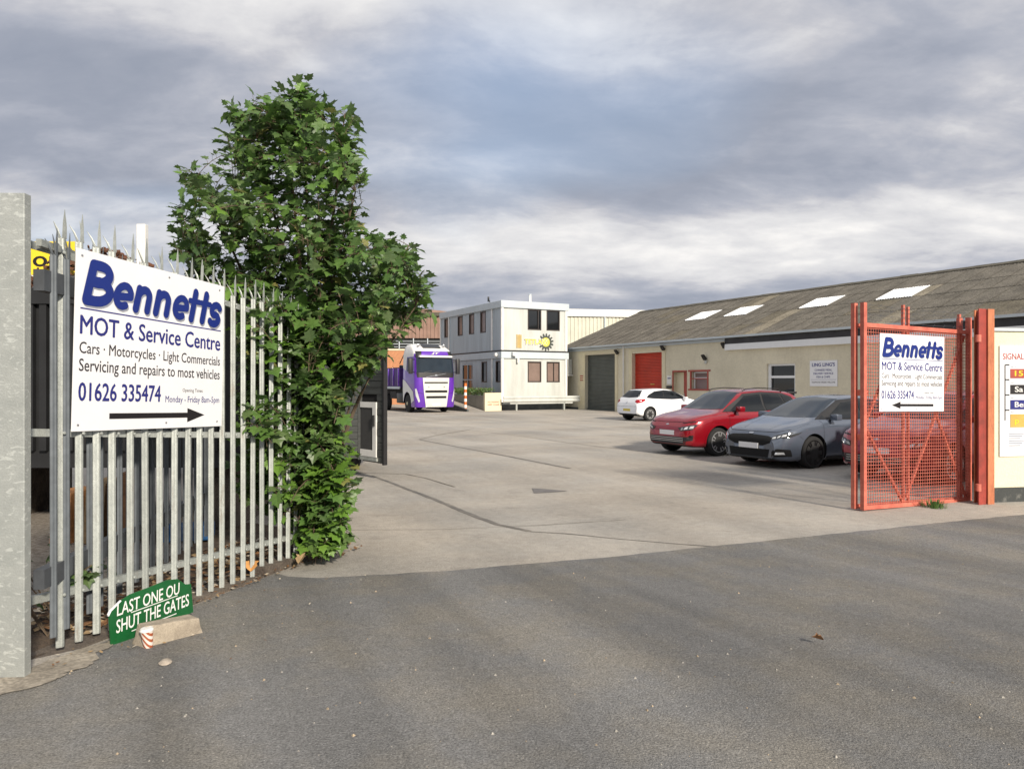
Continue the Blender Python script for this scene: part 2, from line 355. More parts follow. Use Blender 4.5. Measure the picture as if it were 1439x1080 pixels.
M['roof'] = mat('weathered fibre cement', (.120, .112, .098), .95, col2=(.062, .058, .051), scale=1.2, fine=.35, bump=.4, world=True, thr=(.3, .7))
M['roof_edge'] = mat('lichen covered ridge', (.12, .11, .085), .95, scale=3, var=.2, fine=.3, world=True)
M['skylight'] = mat('translucent roof sheet', (.86, .88, .90), .4, scale=2, var=.03)
M['shutter_grey'] = mat('grey shutter', (.10, .115, .11), .5, scale=1.5, var=.12)
M['shutter_red'] = mat('red shutter', (.60, .045, .018), .5, scale=1.2, var=.10)
M['red_frame'] = mat('dull red steel paint', (.40, .07, .05), .5, scale=5, var=.1)
M['gate_red'] = mat('salmon red gate paint', (.61, .175, .12), .6, col2=(.44, .10, .07), scale=6, fine=.08)
M['post_red'] = mat('dark red paint', (.36, .055, .04), .55, col2=(.22, .04, .03), scale=5, fine=.1)
M['post_orange'] = mat('faded orange red oxide', (.55, .20, .095), .7, col2=(.40, .13, .06), scale=4, fine=.12, stretch=(1, 1, .4))
M['glass'] = mat('dark window glass', (.012, .014, .016), .05, scale=2, var=.1, spec=.8)
M['glass_brown'] = mat('glass over blinds', (.24, .175, .15), .15, scale=2, var=.08, spec=.7)
M['brown_frame'] = mat('brown window frame', (.045, .035, .032), .45, scale=4)
M['pvc'] = mat('white plastic frame', (.78, .80, .82), .35, scale=4, var=.02)
M['black_fascia'] = mat('black fascia board', (.012, .013, .016), .5, scale=2, col2=(.03, .03, .034))
M['cream_clad'] = mat('cream profiled cladding', (.60, .59, .50), .6, scale=1.5, var=.06)
M['brown_clad'] = mat('brown profiled cladding', (.30, .19, .15), .7, scale=1.5, var=.10, col2=(.24, .15, .115))
M['brick'] = mat('orange brickwork', (.52, .24, .12), .85, scale=6, var=.12, fine=.15)
M['yellow'] = mat('yellow sign', (.85, .62, .03), .45, scale=4, var=.04)
M['ochre'] = mat('ochre sign bars', (.62, .42, .10), .5, scale=4)
M['rubber'] = mat('tyre rubber', (.018, .018, .019), .85, scale=9, fine=.1)
M['plastic'] = mat('black plastic', (.015, .015, .017), .5, scale=9)
M['under'] = mat('dark underbody', (.006, .006, .007), .9, scale=9)
M['chrome'] = mat('bright metal', (.62, .63, .65), .22, .9, scale=9, var=.03)
M['alloy'] = mat('silver alloy', (.55, .56, .58), .3, .7, scale=9, var=.03)
M['alloy_dark'] = mat('dark alloy', (.012, .012, .014), .35, .5, scale=9, var=.05)
M['car_glass'] = mat('car glass', (.008, .010, .012), .07, scale=2, var=.1, spec=.45)
M['screen'] = mat('windscreen glass', (.020, .030, .042), .03, scale=2, var=.1, spec=.6)
M['lamp_glass'] = mat('headlamp lens', (.70, .72, .74), .1, .3, scale=8, var=.05)
M['lorry_white'] = mat('lorry white', (.62, .62, .585), .4, scale=3, var=.05, coat=.5)
M['lamp_dark'] = mat('smoked headlamp housing', (.05, .055, .06), .06, .2, scale=8, var=.1, spec=.8)
M['lamp_red'] = mat('tail lamp', (.42, .012, .02), .12, scale=10, var=.15)
M['plate'] = mat('white plate', (.86, .86, .87), .4, scale=4, var=.01)
M['plate_y'] = mat('yellow plate', (.66, .52, .08), .4, scale=4, var=.01)
M['paint_red'] = mat('deep red metallic paint', (.29, .005, .014), .24, .35, scale=3, var=.03, coat=1)
M['paint_grey'] = mat('slate grey paint', (.098, .118, .158), .24, .25, scale=3, var=.03, coat=1)
M['paint_white'] = mat('white car paint', (.80, .81, .84), .3, 0, scale=3, var=.01, coat=1)
M['purple'] = mat('purple lorry paint', (.115, .022, .40), .3, .1, scale=3, var=.05, coat=1)
M['purple_dark'] = mat('dusty purple tipper', (.060, .022, .17), .5, .1, scale=3, var=.15)
M['wood_black'] = mat('black stained boards', (.062, .068, .066), .6, col2=(.034, .037, .036), scale=3, fine=.25, stretch=(.3, .3, 6), bump=.3)
weather(M['gate_red'], .12, (.27, .10, .06)); weather(M['post_orange'], .05, (.16, .07, .045)); weather(M['post_red'], .05, (.10, .035, .03)); weather(M['render'], .0, (.40, .36, .28)); weather(M['offwhite'], .0, (.42, .43, .40)); weather(M['skylight'], .08, (.50, .52, .50))
for k_, f_ in (('render', .35), ('offwhite', .35)):
    for n_ in M[k_].node_tree.nodes:
        if n_.type == 'MAP_RANGE' and abs(n_.inputs[4].default_value - .65) < 1e-4: n_.inputs[4].default_value = f_
        if n_.type == 'MAPPING' and abs(n_.inputs['Scale'].default_value[0] - 9) < 1e-4: n_.inputs['Scale'].default_value = (2.2, 2.2, .45)
# ================================================================== GROUND
bm = bmesh.new()
ys = [-60, -20, -5, 0, 2, YA, 5, 6, YB, 9, 12, 16, 22, 30, 45, 70, 120, 300, 900, 1500]; xs = [-1500, -300, -60, -20, -8, -3, 0, 3, 8, 20, 60, 300, 1500]
vv = [[bm.verts.new((x, y, gz(y))) for x in xs] for y in ys]
for j in range(len(ys) - 1):
    for i in range(len(xs) - 1): bm.faces.new((vv[j][i], vv[j][i + 1], vv[j + 1][i + 1], vv[j + 1][i]))
me = bpy.data.meshes.new('yard'); bm.to_mesh(me); bm.free(); me.materials.append(M['concrete']); link('yard', me)['kind'] = 'structure'
# street: boundary line with the concrete yard
edge = []
ctrl = [(-2.09, 6.62), (-1.95, 6.48), (-1.65, 6.42), (-.6, 6.72), (.6, 7.22), (2.1, 7.86), (3.9, 8.6), (5.3, 9.2), (6.6, 9.72), (9, 10.5), (40, 20)]
for (a, b) in zip(ctrl, ctrl[1:]):
    n = max(1, int(math.dist(a, b) / .14)) if a[0] < 9 else 1
    for i in range(n):
        t = i / n; edge.append((a[0] + (b[0] - a[0]) * t + random.uniform(-.012, .012), a[1] + (b[1] - a[1]) * t + random.uniform(-.016, .016)))
edge.append(ctrl[-1])
sheet('road', [(-40, -12), (40, -12)] + edge[::-1] + [(-2.37, 5.4), (-2.55, 4.5), (-2.60, 3.9), (-40, -4)], .006, M['asphalt'])
# soil and litter behind the fence, gravel beyond
sheet('soil', [(-12, 2), (-2.95, 3.2), (-2.80, 4.2), (-2.02, 7.6), (-2.0, 8.4), (-3.2, 9.2), (-12, 9.4)], .004, M['soil'])
sheet('gravel', [(-14, 3.4), (-3.5, 4.6), (-3.3, 6.5), (-3.6, 9.6), (-14, 12)], .012, M['gravel'])
pv = [(-3.4, 3.3), (-2.80, 3.52), (-2.55, 3.78), (-2.40, 3.95), (-2.42, 4.06), (-2.35, 4.2), (-2.44, 4.4), (-2.42, 4.7), (-2.50, 4.62), (-2.62, 4.35), (-2.70, 4.0), (-3.4, 3.9)]
vp = []
for a, b in zip(pv, pv[1:] + pv[:1]):
    for i in range(5): t = i / 5; vp.append((a[0] + (b[0] - a[0]) * t + random.uniform(-.02, .02), a[1] + (b[1] - a[1]) * t + random.uniform(-.02, .02)))
sheet('verge', vp, .012, M['dirt'])
# trench repairs and joints in the yard
def g2(px, py): Y = G(py); return ((px - 720) / F * Y, Y)
stripe('tar_joint', [g2(523, 668), g2(560, 682), g2(610, 701), g2(660, 722), g2(700, 737), g2(745, 746)], .055, .004, M['tar'], .5)
stripe('tar_joint', [g2(745, 746.5), g2(800, 750), g2(870, 757), g2(940, 763), g2(1005, 768)], .028, .004, M['tar'], .5)
stripe('tar_joint', [g2(590, 617.5), g2(640, 627), g2(720, 642), g2(801, 658)], .07, .004, M['tar'], .25)
stripe('tar_joint', [g2(590, 617.0), g2(620, 610), g2(661, 603.5)], .09, .008, M['tar_faint'], .3)
stripe('tar_joint', [g2(664, 604.5), g2(720, 611), g2(800, 622), g2(900, 634)], .05, .004, M['tar_faint'], .3)
stripe('tar_joint', [g2(500, 664), g2(570, 666), g2(600, 672), g2(640, 684)], .04, .010, M['tar_faint'], .4)
stripe('tar_joint', [g2(480, 745), g2(620, 744), g2(760, 738), g2(880, 730)], .02, .010, M['tar_faint'], .8)
stripe('tar_joint', [g2(640, 596), g2(800, 590), g2(900, 596)], .06, .010, M['tar_faint'], .6)
sheet('repair_patch', [g2(748, 686), g2(760, 686.5), g2(798, 690), g2(770, 692), g2(751, 693)], .006, M['patch'])

# ================================================================== PALISADE FENCE
FD = Vector((.225, .974, 0)).normalized(); FN = Vector((.974, -.225, 0)).normalized(); FA = math.atan2(FD.y, FD.x)
FO = Vector((-2.67, 4.42, 0))
fence = empty('palisade_fence', (FO.x, FO.y, .16), FA, 'galvanised steel palisade fence with split spiked tops beside the entrance', 'fence')
def pale_mesh(name, H, w=.058, bent=0, tw=0, lean=0):
    """W-section pale with a three-pronged split top; local x along the fence, front -y"""
    b = MB(); d = .013; t = .004
    prof = [(-w / 2, .009), (-w / 2 + .006, 0), (-w * .22, -.006), (-w * .12, -d), (w * .12, -d), (w * .22, -.006), (w / 2 - .006, 0), (w / 2, .009)]
    top = H - .17
    lay = [0, top * .5, top]
    def ring(z): return [b.bm.verts.new((x + lean * z, y, z)) for x, y in prof], [b.bm.verts.new((x + lean * z, y + t, z)) for x, y in prof]
    rs = [ring(z) for z in lay]
    for (A, B), (C, D) in zip(rs, rs[1:]):
        for i in range(7):
            b.bm.faces.new((A[i], A[i + 1], C[i + 1], C[i])); b.bm.faces.new((B[i + 1], B[i], D[i], D[i + 1]))
        for i in (0, 7): b.bm.faces.new((A[i], C[i], D[i], B[i]))
    A, B = rs[0]
    for i in range(7): b.bm.faces.new((A[i], B[i], B[i + 1], A[i + 1]))
    # prongs
    lx = lean * top
    def prong(x0, x1, y, dx, dy, h):
        p = [(x0, y, top - .002), (x1, y, top - .002), ((x0 + x1) / 2 + dx * .45 + (x1 - x0) * .36, y + dy * .4, top + h * .55), ((x0 + x1) / 2 + dx, y + dy, top + h), ((x0 + x1) / 2 + dx * .45 - (x1 - x0) * .36, y + dy * .4, top + h * .55)]
        f = [b.bm.verts.new((q[0] + lx, q[1], q[2])) for q in p]; k = [b.bm.verts.new((q[0] + lx, q[1] + t, q[2])) for q in p]
        b.bm.faces.new(f); b.bm.faces.new(k[::-1])
        for i in range(5): b.bm.faces.new((f[i], k[i], k[(i + 1) % 5], f[(i + 1) % 5]))
    prong(-w * .24, w * .24, -d, 0, -.004, .17 + bent * .01)
    prong(-w / 2, -w * .2, -.002, -.022 + tw, .034, .095); prong(w * .2, w / 2, -.002, .034 + tw, .034 - bent * .05, .14)
    return b.mesh(name, M['galv'])
def ztop(t): return 2.764 - .0846 * t - .16
def zbot(t): return .162 - .0655 * t - .16
pal = [pale_mesh('pale', 2.6, bent=random.uniform(-.3, .3), tw=random.uniform(-.012, .012), lean=random.uniform(-.004, .004)) for _ in range(5)]
for i in range(22):
    t = i * .145 + random.uniform(-.006, .006)
    if i == 3: t -= .022
    H = ztop(t) - zbot(t)
    o = link('pale', pal[random.randrange(5)], fence, (t, 0, zbot(t) + random.uniform(-.008, .008)), (random.uniform(-.006, .006), random.uniform(-.007, .007), 0))
    o.scale = (1, 1, H / 2.6 * random.uniform(.995, 1.005))
sl = -.075
for zc, x0, x1 in ((2.33, -.36, 3.12), (1.265, -.30, 3.12), (.31, -.36, 3.12)):
    b = MB(); z0, z1 = zc + sl * x0, zc + sl * x1
    for off, hh, y0, y1 in ((0, .045, .012, .018), (.020, .005, .018, .052)):
        v = [b.bm.verts.new((x, y, zz + off + k * hh / 2)) for x, zz in ((x0, z0), (x1, z1)) for y in (y0, y1) for k in (-1, 1)]
        for f in ((0, 1, 3, 2), (4, 6, 7, 5), (0, 4, 5, 1), (2, 3, 7, 6), (0, 2, 6, 4), (1, 5, 7, 3)): b.bm.faces.new([v[k] for k in f])
    b.build('rail', M['galv'], fence)
b = MB(); b.box((-.40, -.002, 1.265), (-.28, .010, 1.31)); b.build('fish_plate', M['galv'], fence)
m = MB()
for i in range(22):
    for zc in (2.33, 1.265, .31): m.lathe([(.011, -.025), (.009, -.031), (.0, -.033)], 'y', 8, (i * .145, 0, zc + sl * i * .145))
m.build('bolt', M['galv'], fence)['kind'] = 'stuff'
# low concrete kerb under the fence
m = MB()
for (t0, t1) in ((-.45, .9), (.915, 2.1), (2.12, 3.3)):
    P = [FO + FD * t + FN * s for t in (t0, t1) for s in (-.16, .05)]
    v = [m.bm.verts.new((p.x, p.y, z)) for p, zz in zip(P, (.135, .125, .05 + .05 * (t1 < 1) + .02 * (t1 < 2.2), .04 + .05 * (t1 < 1) + .02 * (t1 < 2.2))) for z in (-.3, zz)]
    for f in ((0, 1, 3, 2), (4, 6, 7, 5), (0, 4, 5, 1), (2, 3, 7, 6), (0, 2, 6, 4), (1, 5, 7, 3)): m.bm.faces.new([v[k] for k in f])
m.build('kerb', M['plinth_conc'], bevel=.012)['kind'] = 'structure'

# big gate post at the left edge
PZ = 2.735
post = MB(); post.box((-.24, -.03, -.25), (0, .03, PZ), bev=.004)
o = post.build('gate_post', M['galv_post'], loc=(-2.605, 4.02, .13 - .02), rot=(0, 0, R(2)))
tag(o, 'thick galvanised steel gate post with mottled zinc at the left edge', 'post')
o.location.z = 0.0
# opened gate leaf standing behind the fence
leaf = empty('palisade_gate', (-2.66, 4.2, .1), math.atan2(.995, -.10), 'opened palisade gate leaf swung back behind the fence', 'gate')
palb = pale_mesh('pale', 2.6); palb.materials[0] = M['galv_shade']
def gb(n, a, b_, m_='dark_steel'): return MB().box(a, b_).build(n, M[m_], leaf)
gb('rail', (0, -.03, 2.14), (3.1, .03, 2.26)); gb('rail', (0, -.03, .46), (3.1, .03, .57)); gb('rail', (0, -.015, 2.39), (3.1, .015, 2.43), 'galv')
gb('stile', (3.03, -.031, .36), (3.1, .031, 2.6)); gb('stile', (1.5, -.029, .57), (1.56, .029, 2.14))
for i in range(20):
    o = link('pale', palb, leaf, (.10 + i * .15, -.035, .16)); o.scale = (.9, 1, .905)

# ================================================================== SIGNS: shared builder for the two garage boards
def strokes(paths, w, m, parent, ox, oz, sx, sz, y, shear=.18, name='lettering', grow=0):
    """hand brushed letters: every stroke a chain of flat blobs and bars, each a hair prouder than the last"""
    b = MB(); k = 0
    def P(p): return Vector((ox + (p[0] + p[1] * shear) * sx, 0, oz + p[1] * sz))
    for path in paths:
        ww = w
        if isinstance(path[0], (int, float)): ww, path = path[0], path[1]
        pts = [P(p) for p in path]; r = ww / 2 + grow
        for i, p in enumerate(pts):
            yy = y - k * .00002; k += 1
            c = [b.bm.verts.new((p.x + r * math.cos(a * math.pi / 6), yy, p.z + r * math.sin(a * math.pi / 6))) for a in range(12)]
            b.bm.faces.new(c)
            if i:
                q = pts[i - 1]; d = (p - q)
                if d.length < 1e-6: continue
                n = Vector((-d.z, 0, d.x)).normalized() * r; yy = y - k * .00002; k += 1
                b.bm.faces.new([b.bm.verts.new((e.x, yy, e.z)) for e in (q + n, q - n, p - n, p + n)])
    return b.build(name, m, parent, norm=False)
def arc(cx, cy, rx, ry, a0, a1, n=9): return [(cx + rx * math.cos(R(a0 + (a1 - a0) * i / (n - 1))), cy + ry * math.sin(R(a0 + (a1 - a0) * i / (n - 1)))) for i in range(n)]
def bennetts():
    S = []; x = 0
    S.append((.21, [(.12, .12), (.12, 1.42)])); S.append((.21, [(.12, 1.42)] + arc(.36, 1.10, .30, .32, 90, -90) + [(.14, .80)])); S.append((.21, [(.2, .80)] + arc(.40, .46, .38, .36, 90, -90) + [(.12, .10)]))
    def e(x): S.append((.155, [(x + .12, .44), (x + .52, .50)] + arc(x + .34, .50, .24, .40, 0, 300, 13)))
    def n(x): S.append((.185, [(x + .1, .90), (x + .1, .1)])); S.append((.175, [(x + .1, .62)] + arc(x + .30, .62, .19, .28, 150, 0, 6) + [(x + .50, .10)]))
    def t(x): S.append((.19, [(x + .12, 1.28), (x + .12, .1)])); S.append((.12, [(x - .06, .88), (x + .36, .88)]))
    def s(x): S.append((.175, arc(x + .24, .68, .19, .24, 30, 250, 8) + arc(x + .22, .26, .20, .22, 80, -150, 8)))
    e(.88); n(1.60); n(2.32); e(3.0); t(3.72); t(4.20); s(4.62)
    return S
def garage_board(name, loc, rz, w, h, tilt, label, flip):
    s = empty(name, loc, rz, label, 'sign'); s.rotation_euler = (0, tilt, rz)
    b = MB(); b.box((0, 0, 0), (w, .006, h), bev=.0015); b.build('panel', M['sign_white'], s)
    k = w / 5.22; fx = lambda u: u * w; fz = lambda v_: v_ * h
    sc_ = w * .962 / 5.35
    S = bennetts(); zz = h * .71; sv = h * .235 / 1.52; pen = sc_ * 1.02
    S2 = [(p[0] * pen, p[1]) for p in S]
    strokes(S2, 0, M['print_grey'], s, w * .030 + .010 * w / 1.5, zz - .011 * w / 1.5, sc_, sv, -.0012, .16, grow=.004)
    strokes(S2, 0, M['navy'], s, w * .030, zz, sc_, sv, -.0036, .16, grow=.004)
    MB().box((fx(.028), -.0008, fz(.672)), (fx(.975), .0005, fz(.680))).build('rule', M['navy2'], s)
    T = lambda st, a, b_, c, d, m_, off=0, n='lettering': lettering(st, fx(a), fx(b_), fz(c), fz(d), M[m_], s, offset=off, y=-.0012)
    T('MOT & Service Centre', .028, .972, .533, .640, 'navy2', .020)
    T('Cars · Motorcycles · Light Commercials', .028, .972, .408, .493, 'print_dark', .011)
    T('Servicing and repairs to most vehicles', .028, .972, .308, .400, 'print_dark', .011)
    T('01626 335474', .028, .520, .165, .270, 'navy2', .024)
    T('Opening Times:', .675, .835, .228, .258, 'print_dark'); T('Monday - Friday 8am-5pm', .552, .972, .152, .207, 'navy2', .004)
    ar = [(.20, .065), (.20, .098), (.715, .098), (.715, .128), (.85, .0815), (.715, .035), (.715, .065)]
    if flip: ar = [(1.03 - p, q) for p, q in ar]
    MB().prism([(fx(p), fz(q)) for p, q in ar], -.0012, .0003, 'y').build('arrow', M['black'], s)
    for a, c in ((.03, .965), (.56, .965), (.955, .965), (.03, .035), (.56, .035), (.955, .035)):
        MB().lathe([(.008, 0), (.006, -.004), (0, -.005)], 'y', 10, (fx(a), -.001, fz(c))).build('screw', M['chrome'], s)
    return s
p0 = FO + FD * .045 + FN * .034
garage_board('garage_sign', (p0.x, p0.y, 1.43), FA, 1.485, 1.105, R(1.9), 'large white garage sign with arrow pointing right, fixed to the palisade fence', False)

# green board at the foot of the fence
gp = empty('gate_notice', (-2.44, 4.55, .11), R(67), 'broken green LAST ONE OUT SHUT THE GATES board leaning at the fence foot', 'sign')
gp.rotation_euler = (R(-6), R(-1), R(69)); gp.scale = (.77, 1, .84)
out_ = [(0, 0), (.86, .02), (.865, .25), (.80, .262), (.72, .325), (.60, .345), (.42, .335), (.22, .33), (.13, .31), (.03, .262), (.006, .24)]
MB().prism(out_, 0, .008, 'y').build('panel', M['green_sign'], gp)
lettering('LAST ONE OU', .075, .735, .205, .295, M['white'], gp, shear=.2, offset=.012)
lettering('SHUT THE GATES', .055, .825, .085, .180, M['white'], gp, shear=.2, offset=.012)
MB().box((.21, -.0012, .193), (.70, .0, .199)).build('rule', M['white'], gp); MB().box((.20, -.0012, .058), (.67, 0, .064)).build('rule', M['white'], gp)
MB().prism([(.003, .225), (.03, .255), (.13, .303), (.125, .312), (.02, .265), (-.003, .24)], -.001, .009, 'y').build('bare_edge', M['sign_white'], gp)
# loose block, paper cup, stones
b = MB(); b.box((-.20, -.07, -.02), (.20, .07, .115))
for v in b.bm.verts:
    if v.co.z > 0: v.co.x *= .86; v.co.y *= .8; v.co.z += v.co.x * -.10
bmesh.ops.subdivide_edges(b.bm, edges=b.bm.edges[:], cuts=3, use_grid_fill=True)
for v in b.bm.verts: v.co += Vector([random.uniform(-.005, .005) for _ in range(3)])
o = b.build('concrete_block', mat('buff stone block', (.40, .345, .27), .9, col2=(.27, .23, .18), scale=9, fine=.15, bump=.4), bevel=.008, loc=(-2.16, 4.70, .115), rot=(0, 0, R(55)))
tag(o, 'pinkish buff concrete block holding up the green board', 'block')
cup = empty('paper_cup', (-2.20, 4.52, .122), 0, 'upright red and white paper cup with white lid before the block', 'cup')
def cup_mat():
    m = bpy.data.materials.new('cup print'); m.use_nodes = True; t = m.node_tree; nn = t.nodes; ll = t.links; b = nn['Principled BSDF']
    tcn = nn.new('ShaderNodeTexCoord'); mp = nn.new('ShaderNodeMapping'); mp.inputs['Rotation'].default_value = (0, R(35), 0)
    w = nn.new('ShaderNodeTexWave'); w.inputs['Scale'].default_value = 13; w.inputs['Distortion'].default_value = 1.5; ll.new(tcn.outputs['Object'], mp.inputs[0]); ll.new(mp.outputs[0], w.inputs[0])
    c = nn.new('ShaderNodeValToRGB'); c.color_ramp.interpolation = 'CONSTANT'; c.color_ramp.elements[0].color = (.35, .10, .045, 1); c.color_ramp.elements[1].position = .45; c.color_ramp.elements[1].color = (.75, .66, .60, 1)
    ll.new(w.outputs[0], c.inputs[0]); ll.new(c.outputs[0], b.inputs['Base Color']); b.inputs['Roughness'].default_value = .5; return m
MB().lathe([(.026, 0), (.036, .105)], 'z', 24).build('cup_body', cup_mat(), cup, smooth=True)
MB().lathe([(.039, .103), (.040, .110), (.036, .113), (.034, .120), (.0, .120)], 'z', 24).build('lid', M['white'], cup, smooth=True)
cup.rotation_euler = (R(3), R(-4), 0)
def blob(name, loc, sx, sy, sz_, m_, label, cat, seed=1, group=None):
    rr = random.Random(seed); b = MB(); bmesh.ops.create_icosphere(b.bm, subdivisions=2, radius=1)
    for v in b.bm.verts:
        k = 1 + rr.uniform(-.12, .12); v.co = Vector((v.co.x * sx * k, v.co.y * sy * k, max(-.2, v.co.z) * sz_ * k))
    o = b.build(name, m_, smooth=True, loc=loc, rot=(0, 0, rr.uniform(0, 3))); tag(o, label, cat, group); return o
stone = mat('pale stone', (.50, .43, .35), .9, scale=30, var=.2)
blob('flat_stone', (-1.96, 4.23, .142), .05, .036, .012, stone, 'pale flat stone on the asphalt in front of the paper cup', 'stone', 3)
# leaf litter
def leaf_flat(L_, m_, loc, rot, name='fallen_leaf', curl=.3):
    b = MB(); pts = [(0, 0), (.18, .10), (.40, .30), (.34, .48), (.52, .62), (.22, .70), (0, 1.0)]
    c = [b.bm.verts.new((0, y * L_, 0)) for y in (0, .35, .7, 1)]
    for s in (-1, 1):
        o_ = [b.bm.verts.new((s * x * L_, y * L_, abs(x) * L_ * curl)) for x, y in pts[1:-1]]
        ch = [c[0]] + o_ + [c[3]]
        b.bm.faces.new((c[0], o_[0], o_[1], c[1])); b.bm.faces.new((c[1], o_[1], o_[2], o_[3], c[2])); b.bm.faces.new((c[2], o_[3], o_[4], c[3]))
    return b
lit = [mat('dead leaf brown', (.26, .13, .055), .8, scale=9, var=.3, world=True), mat('dead leaf tan', (.42, .29, .15), .8, scale=9, var=.3, world=True), mat('litter flake', (.60, .53, .42), .8, scale=9, var=.2, world=True)]
bm = bmesh.new()
def litter(n, fx_, big=.03, small=.012):
    for _ in range(n):
        x, y = fx_(); s = random.uniform(small, big); z = gz(y) + .02 + random.random() * .015; a = random.random() * 6.28
        d = Vector((math.cos(a), math.sin(a), random.uniform(-.3, .4))) * s; e = Vector((-math.sin(a), math.cos(a), random.uniform(-.3, .4))) * s * random.uniform(.4, .8)
        c = Vector((x, y, z + s * .2)); f = bm.faces.new([bm.verts.new(c + q) for q in (-d, -e * .9 - d * .1, d, e)])
        f.material_index = random.choices((0, 1, 2), (.45, .35, .2))[0]
def along(t0, t1, s0, s1):
    def f(): p = FO + FD * random.uniform(t0, t1) + FN * (s0 + (s1 - s0) * random.random()); return p.x, p.y
    return f
litter(1400, along(.3, 3.6, -1.1, -.02), .05); litter(160, along(.3, 3.4, .02, .16), .024, .006); litter(40, along(-.3, .6, .03, .55), .018, .005)
litter(60, lambda: (random.uniform(-2.2, -1.2), random.uniform(4.2, 6.6)), .014, .004)
litter(50, along(2.9, 3.6, -.1, .35), .05, .015)
me = bpy.data.meshes.new('leaf_litter'); bm.to_mesh(me); bm.free()
for q in lit: me.materials.append(q)
tag(link('leaf_litter', me), 'brown dead leaves and flakes lying along the fence foot', 'leaves', kind='stuff')
for i, (px, py, s) in enumerate(((240, 790, .07), (345, 762, .07), (390, 795, .08), (362, 815, .06), (1158, 933, .05))):
    pass
o = leaf_flat(.075, lit[0], None, None, curl=.8).build('fallen_leaf', lit[0], smooth=False, loc=(1.90, 4.55, .155), rot=(R(10), R(12), R(70)))
tag(o, 'single curled brown leaf alone on the open asphalt', 'leaf')
o = leaf_flat(.13, lit[1], None, None, curl=.5).build('fallen_leaf', mat('orange leaf', (.55, .27, .08), .7, scale=20), loc=(-2.22, 6.35, .12), rot=(R(50), 0, R(10))); tag(o, 'orange maple leaf propped behind the fence foot, nearer of two', 'leaf')
o = leaf_flat(.12, lit[1], None, None, curl=.5).build('fallen_leaf', lit[1], loc=(-1.93, 6.75, .09), rot=(R(45), 0, R(-30))); tag(o, 'tan dead leaf by the last pales below the tree', 'leaf')

# loose grit on the tarmac
bm = bmesh.new(); q = random.Random(21)
for i in range(900):
    y = 2.2 + q.random() ** 1.6 * 7; x = q.uniform(-.62, .72) * y
    if x < -2.4 + (y - 4.6) * .23 or y > 6.9 + x * .42: continue
    s = q.choice((.003, .004, .005, .009)) * q.uniform(.7, 1.3); a = q.random() * 3; c = Vector((x, y, gz(y) + .006)); k = [c + Vector((math.cos(a + t) * s * q.uniform(.7, 1.2), math.sin(a + t) * s * q.uniform(.7, 1.2), 0)) for t in (0, 2.1, 4.2)]; vs = [bm.verts.new(p) for p in k]; tp = bm.verts.new(c + Vector((0, 0, s * .9)))
    mi_ = q.random() < .35
    for j in range(3): bm.faces.new((vs[j], vs[(j + 1) % 3], tp)).material_index = mi_
me = bpy.data.meshes.new('grit'); bm.to_mesh(me); bm.free(); me.materials.append(mat('grit grey', (.42, .40, .36), .9, scale=40, var=.3, world=True)); me.materials.append(mat('grit tan', (.50, .40, .28), .9, scale=40, var=.3, world=True))
tag(link('grit', me), 'loose pale grit scattered over the tarmac', 'grit', kind='stuff')
# things beyond the fence, left
box = empty('steel_container', (-6.9, 8.5, 0), 0, 'black ribbed steel container behind the palisade fence', 'container')
m = MB()
m.box((0, .06, .75), (3.9, 2.5, 2.78))
for i in range(26): m.box((.02 + i * .15, 0, .95), (.10 + i * .15, .06, 2.62))
m.box((0, -.02, 2.62), (3.9, .06, 2.80)); m.build('body', M['black_box'], box)
for x in (.3, 3.3): MB().box((x, .3, 0), (x + .3, 2.2, .75)).build('support', M['plinth_conc'], box)
rust = mat('rusty scrap', (.15, .060, .03), .85, col2=(.06, .03, .018), scale=7, fine=.4)
m = MB()
for _ in range(900):
    x = random.uniform(-6.0, -4.3); hh = .62 * max(.12, 1 - abs((x + 5.25) / .85) ** 2.5)
    c = Vector((x, random.uniform(9.2, 10.0), 2.80 + random.random() * hh)); s = random.uniform(.02, .06)
    m.box(c - Vector((s, s * .5, s * .3)), c + Vector((s, s * .5, s * .3)), rot=Matrix.Rotation(random.random() * 3, 3, Vector((random.random(), random.random(), random.random() + .1)).normalized()))
tag(m.build('scrap_heap', rust), 'heap of rusty brown scrap heaped on top of the black container', 'scrap', kind='stuff')
ys_ = empty('yellow_sign', (-6.05, 9.4, 2.78), 0, 'yellow advertising board with black letters above the black container', 'sign')
MB().box((-.2, 0, .30), (.60, .03, .72), bev=.003).build('panel', M['yellow'], ys_); MB().box((-.2, 0, 0), (.75, .03, .295), bev=.003).build('lower_panel', M['white'], ys_)
lettering('ord', .02, .52, .40, .60, M['black'], ys_, offset=.02)
o = MB().box((-.055, -.04, 0), (.055, .04, .93), bev=.005).build('white_post', M['white'], loc=(-4.60, 9.3, 2.76)); tag(o, 'plain white square post rising above the container', 'post')
o = MB().box((0, 0, 0), (.5, .3, .16), bev=.02).build('blue_crate', mat('blue plastic', (.02, .10, .26), .5), loc=(-3.7, 7.9, .03), rot=(0, 0, .3)); tag(o, 'low blue plastic crate on the ground under the container', 'crate')
for i, (x, c_) in enumerate(((-4.9, (.42, .20, .08)), (-4.55, (.32, .22, .12)), (-4.2, (.30, .15, .07)))):
    o = MB().box((0, 0, 0), (.2, .5, .55 + .1 * i), bev=.01).build('timber_baulk', mat('stacked timber', c_, .85, scale=4, var=.2, stretch=(1, 1, 4)), loc=(x, 7.9, .02), rot=(0, R(4), .1 * i))
    tag(o, ['orange brown timber baulk under the container, leftmost of three', 'tan timber baulk in the middle of three under the container', 'dark brown timber baulk nearest the tree under the container'][i], 'timber', 'timber baulks under the container')
